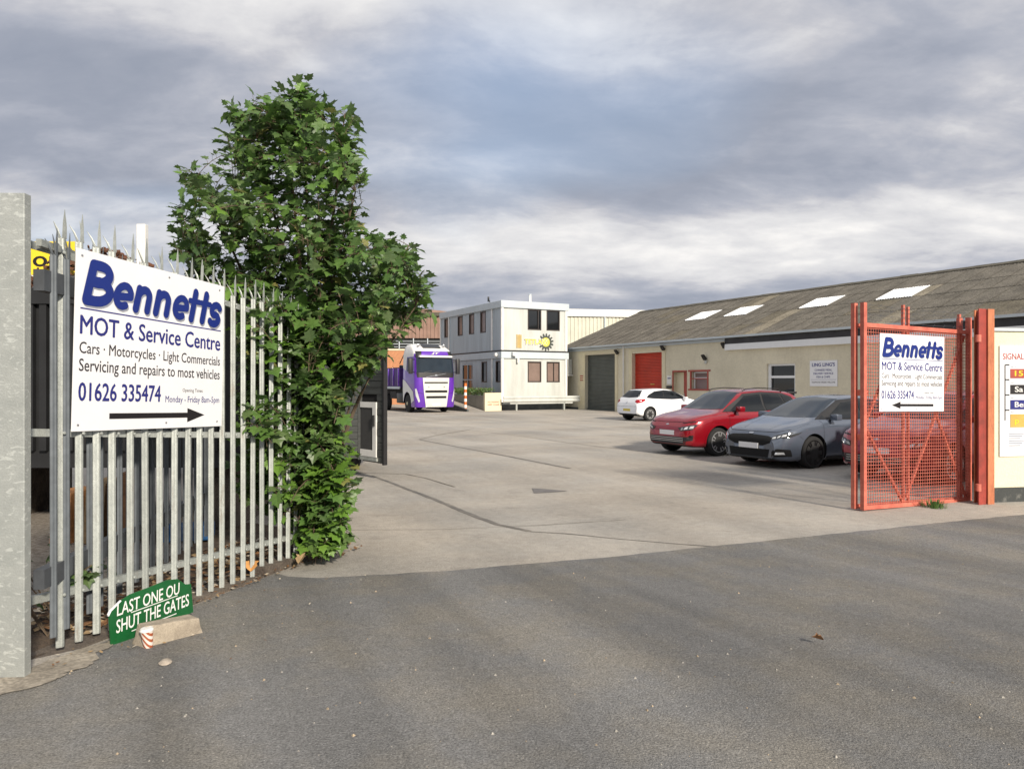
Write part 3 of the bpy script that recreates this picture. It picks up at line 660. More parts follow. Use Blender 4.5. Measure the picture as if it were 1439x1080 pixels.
# ================================================================== SYCAMORE
def leaf_mat(name, c1, c2):
    m = bpy.data.materials.new(name); m.use_nodes = True; t = m.node_tree; nn = t.nodes; ll = t.links; b = nn['Principled BSDF']
    g = nn.new('ShaderNodeNewGeometry'); n = nn.new('ShaderNodeTexNoise'); n.inputs['Scale'].default_value = 3.2; n.inputs['Detail'].default_value = 6; n.inputs['Roughness'].default_value = .8
    ll.new(g.outputs['Position'], n.inputs[0]); r = nn.new('ShaderNodeMapRange'); r.inputs[1].default_value = .36; r.inputs[2].default_value = .64; ll.new(n.outputs[0], r.inputs[0])
    mi = nn.new('ShaderNodeMix'); mi.data_type = 'RGBA'; mi.inputs[6].default_value = (*c1, 1); mi.inputs[7].default_value = (*c2, 1); ll.new(r.outputs[0], mi.inputs[0])
    m2 = nn.new('ShaderNodeMix'); m2.data_type = 'RGBA'; ll.new(g.outputs['Backfacing'], m2.inputs[0]); ll.new(mi.outputs[2], m2.inputs[6])
    sc = nn.new('ShaderNodeVectorMath'); sc.operation = 'MULTIPLY_ADD'; sc.inputs[1].default_value = (.9, .9, .9); sc.inputs[2].default_value = (.03, .04, .03); ll.new(mi.outputs[2], sc.inputs[0]); ll.new(sc.outputs[0], m2.inputs[7])
    ll.new(m2.outputs[2], b.inputs['Base Color']); b.inputs['Roughness'].default_value = .42; b.inputs['Specular IOR Level'].default_value = .45
    tr = nn.new('ShaderNodeBsdfTranslucent'); ll.new(mi.outputs[2], tr.inputs[0]); ms = nn.new('ShaderNodeMixShader'); ms.inputs[0].default_value = .28
    ll.new(b.outputs[0], ms.inputs[1]); ll.new(tr.outputs[0], ms.inputs[2]); ll.new(ms.outputs[0], nn['Material Output'].inputs[0]); return m
LM = [leaf_mat('sycamore leaf', (.074, .158, .036), (.130, .225, .055)), leaf_mat('older sycamore leaf', (.050, .112, .034), (.125, .18, .06)), leaf_mat('fresh sycamore leaf', (.11, .23, .030), (.15, .27, .045)), leaf_mat('yellowing leaf', (.22, .24, .07), (.28, .26, .09))]
bark = mat('sycamore bark', (.16, .115, .075), .9, col2=(.09, .065, .045), scale=9, bump=.6, stretch=(1, 1, .3))
half = [(.0, .0), (.10, -.10), (.34, -.16), (.30, .04), (.40, .10), (.64, .22), (.50, .34), (.34, .40), (.38, .52), (.44, .66), (.26, .66), (.16, .74), (.0, 1.0)]
def leaf_verts(rr):
    f, d = rr.uniform(.10, .30), rr.uniform(.1, .5); V = []; Fc = []
    mid = [(0, 0), (0, .2), (0, .45), (0, .7), (0, 1.0)]
    def z(x, y): return abs(x) * f * 1.2 - d * y * y * .5 - abs(x) ** 2 * .7 * d
    for x, y in mid: V.append((x, y, z(x, y)))
    for s in (-1, 1):
        b0 = len(V)
        for x, y in half[1:-1]: V.append((s * x, y, z(x, y) + rr.uniform(-.02, .02)))
        h = lambda i: b0 + i
        fs = [(0, h(0), h(1), h(2)), (0, h(2), h(3), 1), (1, h(3), h(4), h(5)), (1, h(5), h(6), 2), (2, h(6), h(7), h(8)), (2, h(8), h(9), 3), (3, h(9), h(10), 4)]
        Fc += [q if s > 0 else q[::-1] for q in fs]
    return V, Fc
rr = random.Random(5)
LV = [leaf_verts(rr) for _ in range(6)]
LME = {}
for i, (V, Fc) in enumerate(LV):
    for k in range(4):
        me = bpy.data.meshes.new('leaf'); me.from_pydata(V, [], Fc); me.materials.append(LM[k]); LME[i, k] = me
OUT = [(432, 116), (447, 120), (457, 150), (470, 166), (485, 150), (503, 152), (508, 200), (500, 240), (508, 285), (497, 318), (525, 328), (548, 348), (572, 333), (590, 358), (597, 385), (604, 425), (588, 445), (560, 455), (540, 480), (515, 510), (490, 530), (474, 560), (470, 600), (478, 650), (486, 690), (480, 730), (465, 768), (448, 774), (430, 745), (400, 715), (375, 700), (345, 690), (335, 600), (338, 500), (330, 440), (300, 402), (262, 372), (245, 340), (250, 292), (258, 240), (275, 240), (295, 262), (325, 300), (328, 230), (315, 200), (325, 145), (355, 140), (372, 130), (400, 130), (412, 120)]
def inside(x, y, P=OUT):
    c = False; j = len(P) - 1
    for i in range(len(P)):
        (x1, y1), (x2, y2) = P[i], P[j]
        if (y1 > y) != (y2 > y) and x < (x2 - x1) * (y - y1) / (y2 - y1) + x1: c = not c
        j = i
    return c
tree = empty('sycamore_tree', (-2.05, 7.75, 0), 0, 'bushy young sycamore tree growing through the end of the palisade fence', 'tree')
TO = Vector((-2.05, 7.75, 0))
stems = []      # main stems: tips in the photograph, spread in depth
tips = [(432, 125, 7.8), (350, 150, 7.9), (395, 140, 7.5), (485, 160, 7.6), (275, 250, 8.0), (258, 330, 7.6), (575, 345, 7.9), (585, 430, 7.6), (500, 270, 7.4), (330, 270, 7.4), (450, 330, 7.1), (520, 480, 7.3), (480, 700, 6.9), (360, 560, 6.95), (410, 230, 8.3), (470, 420, 7.9), (430, 560, 6.95)]
br = MB()
for i, (px, py, Y) in enumerate(tips):
    tip = at(px, py, Y); base = TO + Vector((rr.uniform(-.15, .15), rr.uniform(-.15, .1), 0)); base.z = 0
    if i in (12, 13, 16): base.z = .5
    n = 14; P = []
    for k in range(n + 1):
        u = k / n; xy = u ** 1.7; p = Vector((base.x + (tip.x - base.x) * xy, base.y + (tip.y - base.y) * xy, base.z + (tip.z - base.z) * u))
        p += Vector((math.sin(u * 5 + i), math.cos(u * 4 + i * 2), 0)) * .05 * u * (1 - u) * 3; P.append(p)
    r0 = .035 if i < 10 else .022
    br.tube([p - TO for p in P], [r0 * (1 - .88 * k / n) + .002 for k in range(n + 1)], 7); stems.append(P)
leaves = []; twigs = MB()
def add_leaf(pos, dirn, size, young):
    up = Vector((rr.gauss(0, .30), rr.gauss(0, .30) - .15, 1)).normalized()
    d = (dirn + Vector((0, 0, -.25)) + Vector([rr.gauss(0, .2) for _ in range(3)])).normalized()
    x = d.cross(up).normalized(); zz = x.cross(d).normalized()
    m = Matrix((x, d, zz)).transposed() * size
    k = rr.choices((0, 1, 2, 3), (.5, .40, .085, .015) if not young else (.25, .05, .65, .05))[0]
    leaves.append((pos, m, rr.randrange(6), k, size))
def shoot(a, b_, young=False, lsz=1.0, droop=.1):
    L_ = (b_ - a).length; n = max(3, int(L_ / .055)); P = []
    for k in range(n + 1):
        u = k / n; p = a.lerp(b_, u); p.z += math.sin(u * math.pi) * L_ * .12 - droop * u * u * L_; P.append(p)
    twigs.tube([p - TO for p in P[::2] + ([P[-1]] if n % 2 else [])], .0035, 4, cap=False)
    ph = rr.random() * 3
    for k in range(1 if L_ < .4 else int(n * .2), n + 1):
        p = P[k]; d = (P[min(k + 1, n)] - P[k - 1]).normalized(); a_ = d.cross(Vector((0, 0, 1)))
        if a_.length < .2: a_ = Vector((1, 0, 0))
        a_.normalize(); c_ = a_.cross(d).normalized(); ang = ph + k * 1.57 + rr.uniform(-.4, .4)
        for s in (0, math.pi):
            if rr.random() < .12: continue
            o_ = (a_ * math.cos(ang + s) + c_ * math.sin(ang + s)); dd = (o_ + d * .5).normalized()
            pet = rr.uniform(.03, .09); q = p + dd * pet
            twigs.bar(p - TO, q - TO, .0025)
            add_leaf(q, dd, rr.choice((rr.uniform(.05, .09), rr.uniform(.08, .145))) * lsz, young)
    add_leaf(P[-1], (P[-1] - P[-2]).normalized(), .09 * lsz, young)
cnt = 0; tries = 0
cells = {}
FORCE = [(432, 120), (452, 140), (418, 128), (385, 138), (355, 148), (330, 150), (322, 190), (320, 228), (345, 170), (470, 172), (495, 158), (503, 185), (262, 245), (285, 262), (252, 300), (248, 340), (270, 370), (300, 282), (578, 342), (592, 375), (600, 425), (545, 352), (505, 230), (505, 280), (585, 440), (565, 452), (410, 150), (440, 165), (370, 160)]
for px, py in FORCE:
    tip = at(px, py + 10, 7.7 + rr.gauss(0, .2)); a = min((q for P in stems for q in P[3:] if q.z < tip.z - .05), key=lambda q: (q - tip).length); v_ = tip - a
    if v_.length > .6: a = tip - v_.normalized() * .6
    if v_.length < .2: a = tip - Vector((rr.uniform(-.1, .1), rr.uniform(-.1, .1), .35))
    shoot(a, tip, False, 1.0, .02)
def fenceY(px): r = (px - 720) / F; return 4.42 + .974 * (-2.67 - 4.42 * r) / (.974 * r - .225)
for _ in range(150):
    px, py = rr.triangular(332, 432, 410), rr.uniform(420, 760)
    if py > 560 + (px - 330) * 2.2 or (px < 360 and 500 < py < 560): continue
    tip = at(px, py, fenceY(px) + rr.uniform(-.10, .35)); shoot(tip + Vector((rr.uniform(.0, .15), rr.uniform(.1, .35), -.2)), tip, py > 600 and rr.random() < .5, 1.1, .05)
for _ in range(60):
    tip = at(rr.uniform(425, 492), rr.uniform(560, 770), 7.0 + rr.uniform(-.2, .35)); shoot(tip - Vector((rr.uniform(.0, .15), rr.uniform(-.25, .1), .22)), tip, rr.random() < .7 and tip.z < 1.1, 1.05, .05)
for _ in range(70):
    tip = at(rr.uniform(345, 500), rr.uniform(400, 620), 7.3 + rr.gauss(0, .2))
    if inside(720 + tip.x / tip.y * F, 538 - (tip.z - EYE) / tip.y * F): shoot(tip - Vector((rr.uniform(-.15, .15), rr.uniform(-.1, .2), .3)), tip, False, 1.1, .05)
while cnt < 680 and tries < 60000:
    tries += 1
    px, py = rr.uniform(240, 608), rr.uniform(112, 782)
    if not inside(px, py): continue
    
    if px < 345 and py > 480 and rr.random() > .6: continue
    if px > 400 and py > 640 and rr.random() > .9: continue
    # blue-noise-like thinning so clumps and holes form
    key = (int(px // 17), int(py // 17)); 
    if cells.get(key, 0) >= (2 if py < 330 else 4 if py < 480 else 3): continue
    cells[key] = cells.get(key, 0) + 1
    # depth of the crown at this spot
    if py < 480: Y = 7.7 + rr.gauss(0, .42)
    else: Y = 7.05 + abs(rr.gauss(0, .35)) - (.25 if px > 430 else -.1)
    tip = at(px, py, Y); best = None
    for P in stems:
        for q in P[3:]:
            if q.z < tip.z + .05:
                dd = (q - tip).length + (tip.z - q.z < .08) * .3
                if best is None or dd < best[0]: best = (dd, q)
    a = best[1] if best else TO + Vector((0, 0, .3))
    v_ = tip - a
    if v_.length > .75: a = tip - v_.normalized() * .75
    if v_.length < .18: a = tip - Vector((rr.uniform(-.1, .1), rr.uniform(-.1, .1), .25))
    young = px > 415 and py > 620 and rr.random() < .8
    shoot(a, tip, young, 1.15 if py > 480 else 1.0)
    cnt += 1
br.build('trunk', bark, tree, smooth=True)
twigs.build('twig', bark, tree)['kind'] = 'stuff'
# drop leaves that would poke in front of the sign
keep = []
for L_ in leaves:
    p = L_[0]; rel = p - FO; t = rel.dot(FD); s = rel.dot(FN)
    if t < 1.60 and s > -.12: continue
    if s > .22 and t < 2.5: continue
    px_ = 720 + p.x / p.y * F; py_ = 538 - (p.z - EYE) / p.y * F
    if p.z < .12: continue
    if py_ > 500 and px_ < 318 and s > -.05: continue
    keep.append(L_)
keep.sort(key=lambda q: -(q[4] / q[0].y))
# the nearest-to-camera (front) leaves become individual objects
front = sorted(range(len(keep)), key=lambda i: keep[i][0].y)[:300]; fs = set(front)
bm = bmesh.new()
for i, (p, m_, sh, k, s) in enumerate(keep):
    if i in fs:
        o = link('leaf', LME[sh, k], tree); o.matrix_local = Matrix.Translation(p - TO) @ m_.to_4x4()
        # rebuild scale-safe transform
        q = m_.to_4x4(); q.translation = p - TO; o.matrix_local = q
    else:
        V, Fc = LV[sh]; vs = [bm.verts.new(m_ @ Vector(v) + p - TO) for v in V]
        for f in Fc: bm.faces.new([vs[j] for j in f]).material_index = k
me = bpy.data.meshes.new('foliage'); bm.to_mesh(me); bm.free()
for q in LM: me.materials.append(q)
link('foliage', me, tree)['kind'] = 'stuff'
print('LEAVES', len(keep))
def tuft(name, loc, n, h, r, m_, label, cat, seed=2):
    q = random.Random(seed); b = MB()
    for _ in range(n):
        a = q.random() * 6.28; rr_ = r * q.random(); x, y = rr_ * math.cos(a), rr_ * math.sin(a); hh = h * q.uniform(.4, 1); d = Vector((math.cos(a), math.sin(a), 0)) * hh * q.uniform(.2, .9); w = Vector((-math.sin(a), math.cos(a), 0)) * .006
        p = Vector((x, y, 0)); k = b.bm.verts
        b.bm.faces.new([k.new(p - w), k.new(p + w), k.new(p + d * .5 + w * .8 + Vector((0, 0, hh * .7))), k.new(p + d * .5 - w * .8 + Vector((0, 0, hh * .7)))]); b.bm.faces.new([k.new(p + d * .5 - w * .8 + Vector((0, 0, hh * .7))), k.new(p + d * .5 + w * .8 + Vector((0, 0, hh * .7))), k.new(p + d + Vector((0, 0, hh * .85)))])
    o = b.build(name, m_, loc=loc); tag(o, label, cat); return o
tuft('weed_clump', (5.85, 10.35, .0), 160, .13, .16, LM[0], 'small green weed clump below the red mesh gate', 'weed')
for i, (x, y, s) in enumerate(((-2.95, 4.75, 1), (-3.25, 5.3, 1.1))):
    t_ = empty('bramble', (x, y, gz(y)), 0, ['low bramble nearest the galvanised post behind the fence', 'low bramble against the soil a step further from the post'][i], 'plant')
    b = MB(); lb = bmesh.new()
    for k in range(9):
        a = rr.uniform(0, 6.28); tip = Vector((math.cos(a) * .35 * s, math.sin(a) * .35 * s, rr.uniform(.15, .5) * s)); P = [Vector((0, 0, 0)), tip * .5 + Vector((0, 0, .12)), tip]
        b.tube(P, .005, 5)
        for u in range(5):
            p = P[1].lerp(P[2], u / 4) + Vector([rr.uniform(-.05, .05) for _ in range(3)]); V, Fc = LV[rr.randrange(6)]; m_ = (Matrix.Rotation(rr.random() * 6.28, 3, 'Z') @ Matrix.Rotation(rr.uniform(-.8, .3), 3, 'X')) * rr.uniform(.05, .10)
            vs = [lb.verts.new(m_ @ Vector(v) + p) for v in V]
            for f in Fc: lb.faces.new([vs[j] for j in f])
    b.build('stem', bark, t_); me = bpy.data.meshes.new('foliage'); lb.to_mesh(me); lb.free(); me.materials.append(LM[1]); link('foliage', me, t_)['kind'] = 'stuff'
# ================================================================== LONG WORKSHOP (local x into the building, local y away from the street)
BA = R(28.5)
E0 = Vector((6.3, 45.7, 0))
shop = empty('workshop', E0, BA, 'long cream rendered workshop with grey corrugated roof along the right of the yard', 'building')
def wall_open(o, u, v, w, u0, u1, v0, v1, ops, depth, m_, name, parent):
    """rendered wall face with real openings: ops = (u0,u1,v0,v1); reveals go in by depth"""
    o, u, v, w = map(Vector, (o, u, v, w)); us = sorted({u0, u1} | {q for a in ops for q in a[:2]}); vs = sorted({v0, v1} | {q for a in ops for q in a[2:]}); b = MB(); k = {}
    def vt(a, c, d=0):
        key = (round(a, 4), round(c, 4), d)
        if key not in k: k[key] = b.bm.verts.new(o + u * a + v * c + w * d)
        return k[key]
    for a0, a1 in zip(us, us[1:]):
        for c0, c1 in zip(vs, vs[1:]):
            if any(p[0] - 1e-4 < a0 and a1 < p[1] + 1e-4 and p[2] - 1e-4 < c0 and c1 < p[3] + 1e-4 for p in ops): continue
            b.bm.faces.new((vt(a0, c0), vt(a1, c0), vt(a1, c1), vt(a0, c1)))
    for p in ops:
        c = [(p[0], p[2]), (p[1], p[2]), (p[1], p[3]), (p[0], p[3])]
        for i in range(4):
            q, r = c[i], c[(i + 1) % 4]
            b.bm.faces.new([b.bm.verts.new(o + u * s[0] + v * s[1] + w * d) for s, d in ((q, 0), (r, 0), (r, depth), (q, depth))])
    return b.build(name, m_, parent, norm=False)
WY0, WY1 = -34, 5.8
ops = [(-.02, 3.23, 0, 3.52), (-4.41, -1.71, 0, 3.46), (-6.40, -5.31, 0, 2.34), (-8.02, -6.75, 1.40, 2.34), (-13.60, -11.95, 1.05, 2.62)]
wall_open((0, 0, 0), (0, 1, 0), (0, 0, 1), (1, 0, 0), WY0, WY1, 0, 4.1, ops, .28, M['render'], 'wall', shop)
m = MB(); m.box((13.4, WY0, 0), (13.6, WY1, 4.1)); m.prism([(0, 0), (13.6, 0), (13.6, 3.9), (6.8, 6.7), (0, 3.9)], WY0 - .2, WY0, 'y'); m.prism([(0, 0), (13.6, 0), (13.6, 3.9), (6.8, 6.7), (0, 3.9)], WY1, WY1 + .2, 'y'); m.build('gable_wall', M['render2'], shop)
MB().box((.5, WY0, 0), (.6, WY1, 4)).build('inner_wall', M['under'], shop)
def louvre(nm, y0, y1, z1, m_, lab):
    b = MB(); n = int(z1 / .085)
    for i in range(n): z = i * z1 / n; h = z1 / n; b.prism([(.30, z), (.22, z + .008), (.205, z + h * .5), (.22, z + h - .008), (.30, z + h)], y0, y1, 'y')
    b.box((.17, y0, 0), (.26, y1, .09)); o = b.build(nm, m_, shop); tag(o, lab); return o
louvre('roller_shutter', -.02, 3.23, 3.52, M['shutter_grey'], 'closed grey roller shutter'); louvre('roller_shutter', -4.41, -1.71, 3.46, M['shutter_red'], 'closed red roller shutter')
b = MB(); b.box((.19, -3.5, 1.62), (.206, -3.15, 1.68)); b.build('shutter_mark', M['ochre'], shop)
# lighter raised surround of the shutters
MB().box((-.03, -.30, 0), (.0, -.02, 3.6)).build('door_surround', M['render2'], shop); MB().box((-.03, 3.23, 0), (0, 4.0, 3.6)).build('door_surround', M['render2'], shop); MB().box((-.03, -.30, 3.6), (0, 4.0, 3.70)).build('door_surround', M['render2'], shop)
MB().box((-.03, -4.70, 0), (.0, -4.41, 3.6)).build('door_surround', M['render2'], shop); MB().box((-.03, -1.71, 0), (0, -1.40, 3.6)).build('door_surround', M['render2'], shop); MB().box((-.03, -4.70, 3.6), (0, -1.40, 3.70)).build('door_surround', M['render2'], shop)
# doorway with red steel frame
f = MB()
for a, c in (((-.02, -6.44, 0), (.02, -6.37, 2.38)), ((-.02, -5.35, 0), (.02, -5.28, 2.38)), ((-.02, -6.44, 2.32), (.02, -5.28, 2.40))): f.box(a, c)
f.build('door_frame', M['red_frame'], shop); d = MB().box((.22, -6.35, 0), (.27, -5.95, 2.3)).build('door', M['red_frame'], shop); MB().box((.20, -6.02, 1.0), (.22, -5.98, 1.15)).build('handle', M['chrome'], d)
MB().box((.24, -5.95, 0), (.30, -5.31, 2.3)).build('door_panel', M['render2'], shop)
# small window with red bars
w = MB().box((.2, -8.02, 1.40), (.22, -6.75, 2.34)).build('window', M['glass_brown'], shop)
f = MB()
for a, c in (((-.03, -8.08, 1.34), (.03, -8.0, 2.40)), ((-.03, -6.78, 1.34), (.03, -6.70, 2.40)), ((-.031, -8.22, 1.33), (.031, -6.56, 1.41)), ((-.031, -8.22, 2.33), (.031, -6.56, 2.41)), ((-.01, -8.0, 1.93), (.02, -6.78, 1.98))): f.box(a, c)
f.build('grille', M['red_frame'], w)
f = MB()
for a, c in (((.17, -7.98, 1.95), (.21, -6.8, 2.02)), ((.17, -7.98, 1.43), (.21, -7.9, 2.30)), ((.17, -6.88, 1.43), (.21, -6.80, 2.30)), ((.171, -7.98, 2.25), (.211, -6.8, 2.31))): f.box(a, c)
f.build('frame', M['pvc'], w)
# white window
w = MB().box((.2, -13.58, 1.08), (.22, -11.97, 2.60)).build('window', M['glass'], shop)
f = MB()
for a, c in (((.10, -13.60, 1.05), (.18, -13.48, 2.62)), ((.10, -12.10, 1.05), (.18, -11.95, 2.62)), ((.101, -13.60, 2.52), (.181, -11.95, 2.62)), ((.101, -13.60, 1.95), (.181, -11.95, 2.06)), ((.101, -13.60, 1.05), (.181, -11.95, 1.15))): f.box(a, c)
f.build('frame', M['pvc'], w); MB().box((-.05, -13.68, .98), (.14, -11.88, 1.05)).build('sill', M['pvc'], w)
# eaves
MB().box((-.34, -34, 3.96), (-.22, 5.9, 4.06)).build('gutter', M['fascia_grey'], shop)
m = MB(); m.box((-.16, -34, 3.66), (-.003, -9.38, 3.94)); m.build('fascia', M['black_fascia'], shop)
m = MB(); m.box((-.175, -34, 3.36), (-.002, -9.39, 3.655)); m.build('fascia', M['pvc'], shop)['label'] = 'white lower fascia board'
m = MB(); m.box((-.10, -9.38, 3.80), (-.003, 5.8, 3.95)); m.build('fascia', M['fascia_grey'], shop)
m = MB(); m.tube([(-.10, -.98, 3.95), (-.10, -.98, .1)], .05, 8); 
m.build('downpipe', M['white'], shop)
m = MB(); m.box((-.02, 4.0, 0), (-.003, 5.8, .12)); m.build('skirting', M['dark_plinth'], shop); m = MB(); m.box((-.012, -34, 0), (-.002, -4.8, .14)); m.build('skirting', M['dark_plinth'], shop)
# roof sheets
SL = math.hypot(7.1, 2.85); ang = math.atan2(2.85, 7.1)
def sheet_mesh(name, wid, length, m_, seed, n=7):
    q = random.Random(seed); b = MB(); K = n * 4; rows = []
    for j in (0, 1):
        rows.append([b.bm.verts.new((j * length, i / K * wid, .027 * math.cos(i / 4 * 2 * math.pi) + q.uniform(-.002, .002))) for i in range(K + 1)])
        rows.append([b.bm.verts.new((j * length, i / K * wid, .027 * math.cos(i / 4 * 2 * math.pi) - .010)) for i in range(K + 1)]) if j == 0 else None
    top0, bot0, top1 = rows[0], rows[1], rows[-1] if rows[-1] else rows[2]
    top1 = [r for r in rows if r][-1]
    for i in range(K):
        b.bm.faces.new((top0[i], top1[i], top1[i + 1], top0[i + 1])); b.bm.faces.new((top0[i], top0[i + 1], bot0[i + 1], bot0[i]))
    return b.mesh(name, m_, smooth=False)
rowsL = [(0, 1.95), (1.88, 1.99), (3.80, 1.62), (5.35, SL - 5.35)]
rm = [[sheet_mesh('roof_sheet', .92, l, M['roof'], 10 * j + k) for k in range(3)] for j, (s0, l) in enumerate(rowsL)]
rmb = [mat('fibre cement, darker sheet', (.12, .108, .085), .95, col2=(.07, .064, .05), scale=1.2, fine=.35, bump=.4, world=True, thr=(.3, .7)), mat('fibre cement, paler sheet', (.19, .172, .137), .95, col2=(.11, .10, .078), scale=1.2, fine=.35, bump=.4, world=True, thr=(.3, .7))]
for q in rmb:
    for j, (s0, l) in enumerate(rowsL): rm[j].append(sheet_mesh('roof_sheet', .92, l, q, 99 + j))
rq = random.Random(3)
for j, (s0, l) in enumerate(rowsL):
    for k in range(44):
        y = 6.1 - (k + 1) * .88
        me = rm[j][rq.choices((0, 1, 2, 3, 4), (.3, .3, .26, .07, .07))[0]]
        x = -.32 + s0 * math.cos(ang); zz = 4.0 + s0 * math.sin(ang) + j * .012
        link('roof_sheet', me, shop, (x, y, zz + rq.uniform(0, .004)), (rq.uniform(-.003, .003), -ang + .004, 0))
m = MB(); m.box((0, -34, -.02), (SL, 6.0, 0)); o = m.build('roof_slope', M['roof'], shop, loc=(13.9, 0, 4.0), rot=(0, -(math.pi - ang), 0))
b = MB(); q = random.Random(8)
for i in range(44): y = 6.1 - (i + 1) * .88; b.prism([(-.28, -.07), (0, .065 + q.uniform(-.008, .008)), (.28, -.07), (.26, -.11), (0, .02), (-.26, -.11)], y, y + .90, 'y')
b.build('ridge_tile', M['roof_edge'], shop, loc=(-.32 + SL * math.cos(ang), 0, 4.04 + SL * math.sin(ang)))['kind'] = 'stuff'
sk = sheet_mesh('skylight', .86, 1.48, M['skylight'], 77)
for y in (-3.55, -4.42, -6.75, -7.6, -11.95, -12.8, -16.2, -17.1):
    s0 = 3.78; link('skylight', sk, shop, (-.32 + s0 * math.cos(ang), y, 4.0 + s0 * math.sin(ang) + .06), (0, -ang, 0))
# shop sign on the wall: LING LING'S
sg = empty('takeaway_sign', shop.matrix_world @ Vector((0, 0, 0)), 0, "white LING LING'S sign with blue letters on the cream wall", 'sign')
def onwall(e, y, z, x=-.02):     # wall-mounted thing of the workshop; local x runs along the wall to the right in the view
    v = Matrix.Rotation(BA, 4, 'Z') @ Vector((x, y, z)); e.location = E0 + v; e.rotation_euler = (0, 0, BA - math.pi / 2); return e
onwall(sg, -14.42, 1.58, -.03)
MB().box((0, 0, 0), (1.42, .02, 1.12), bev=.004).build('panel', M['sign_white'], sg)
lettering("LING LING'S", .12, 1.30, .86, 1.02, M['navy2'], sg, offset=.03)
lettering('CHINESE MEAL', .26, 1.16, .66, .75, M['navy2'], sg, offset=.02); lettering('DELIVERY SERVICE', .20, 1.22, .51, .60, M['navy2'], sg, offset=.02); lettering('FISH & CHIPS', .36, 1.06, .36, .45, M['navy2'], sg, offset=.02)
MB().box((.06, -.002, .285), (1.36, 0, .295)).build('rule', M['navy2'], sg); lettering('TELEPHONE ORDERS WELCOME', .10, 1.32, .14, .21, M['print_dark'], sg, offset=.01)
# wall lamps, box, notices
def lampw(y, z, lab):
    e = onwall(empty('wall_lamp', (0, 0, 0), 0, lab, 'lamp', 'lamps on the workshop wall'), y, z); m = MB(); m.tube([(0, .02, 0), (0, -.12, .04), (0, -.28, .10)], .018, 6); m.build('arm', M['plastic'], e)
    MB().prism([(-.28, .16), (-.20, .20), (.02, -.02), (-.10, -.10)], -.09, .09, 'x').build('lamp_head', M['plastic'], e) ; return e
lampw(-7.9, 3.0, 'black wall lamp on a bent arm above the red barred window'); lampw(-4.62, 3.62, 'small dark floodlight above the red shutter corner'); lampw(-9.3, 3.55, 'dark floodlight under the near end of the black fascia'); lampw(-.35, 3.55, 'dark lamp beside the grey shutter and downpipe')
e = onwall(empty('notice', (0, 0, 0), 0, 'small white notice between red shutter and doorway', 'notice'), -4.85, 1.65); MB().box((0, 0, 0), (.36, .01, .48)).build('panel', M['white'], e); MB().box((.05, -.003, .30), (.31, -.001, .36)).build('print', M['navy2'], e); MB().box((.0, -.06, -.22), (.40, .0, -.08)).build('shelf', M['plastic'], e)
e = onwall(empty('notice', (0, 0, 0), 0, 'faded red lettered notice left of the grey shutter', 'notice'), 3.82, 1.82, -.035); MB().box((0, 0, 0), (.42, .005, .45)).build('panel', M['render2'], e)
for z0 in (.05, .19, .33): MB().box((.03, -.003, z0), (.39, -.001, z0 + .07)).build('print', M['red_frame'], e)
e = onwall(empty('alarm_box', (0, 0, 0), 0, 'small pale alarm box under the black wall lamp', 'box'), -7.85, 2.72); MB().box((0, -.06, 0), (.16, 0, .18), bev=.02).build('case', M['offwhite'], e)
ac = onwall(empty('air_conditioner', (0, 0, 0), 0, 'white air conditioning unit on brackets where workshop meets the office', 'air conditioner'), 5.55, 2.3)
MB().box((0, -.38, 0), (.85, -.04, 1.0), bev=.02).build('case', M['offwhite'], ac); MB().box((.1, -.39, .25), (.7, -.38, .85)).build('grille', M['plastic'], ac); MB().box((0, -.4, -.1), (.9, 0, -.02)).build('bracket', M['white'], ac)
# ================================================================== TWO-STOREY CABIN OFFICE
O1 = Vector((-.63, 47, 0))
off = empty('office_block', O1, BA, 'two storey white cabin office with brown windows at the end of the yard', 'building')
LX, LY = 4.75, 9.7
wf = [(1.86, 2.87, 5.13, 6.46), (3.27, 4.28, 5.13, 6.46), (1.86, 2.87, 1.77, 3.11), (3.27, 4.28, 1.77, 3.11)]
ws = [(8.46, 9.10, 5.04, 6.42), (5.90, 6.72, 5.04, 6.42), (4.05, 4.85, 5.04, 6.44), (2.27, 3.1, 5.04, 6.44), (2.10, 2.90, 1.77, 3.13), (.10, .85, 1.77, 3.12), (4.2, 6.0, .95, 3.05)]
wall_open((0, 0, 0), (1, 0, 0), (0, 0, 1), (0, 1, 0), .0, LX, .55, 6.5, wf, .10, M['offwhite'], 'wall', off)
wall_open((0, 0, 0), (0, 1, 0), (0, 0, 1), (1, 0, 0), .0, LY, .55, 6.5, ws, .10, M['white_shade'], 'wall', off)
m = MB(); m.box((.2, .2, .6), (LX - .1, LY, 6.5)); m.build('core', M['under'], off); m = MB(); m.box((LX - .04, .01, .5), (LX, LY, 6.5)); m.build('wall', M['offwhite'], off)
m = MB(); m.box((.05, .05, 0), (LX - .05, LY - .05, .58)); m.build('plinth', M['dark_plinth'], off)
m = MB(); m.box((-.12, -.12, 6.47), (LX + .2, LY + .1, 6.92), bev=.03); m.build('roof', M['fascia_grey'], off)
m = MB(); m.box((-.10, -.10, 3.28), (LX + .18, LY + .08, 3.70), bev=.02); m.build('floor_band', M['fascia_grey'], off)
m = MB(); m.box((-.05, -.05, 3.70), (LX + .1, LY, 3.80)); m.build('joint', M['plastic'], off)
for x, y in ((0, 0), (LX, 0), (0, 1.32), (0, 8.2), (0, LY)):
    for z0, z1 in ((.52, 3.28), (3.80, 6.47)): MB().box((x - .075, y - .075, z0), (x + .075, y + .075, z1)).build('corner_post', M['white'], off)
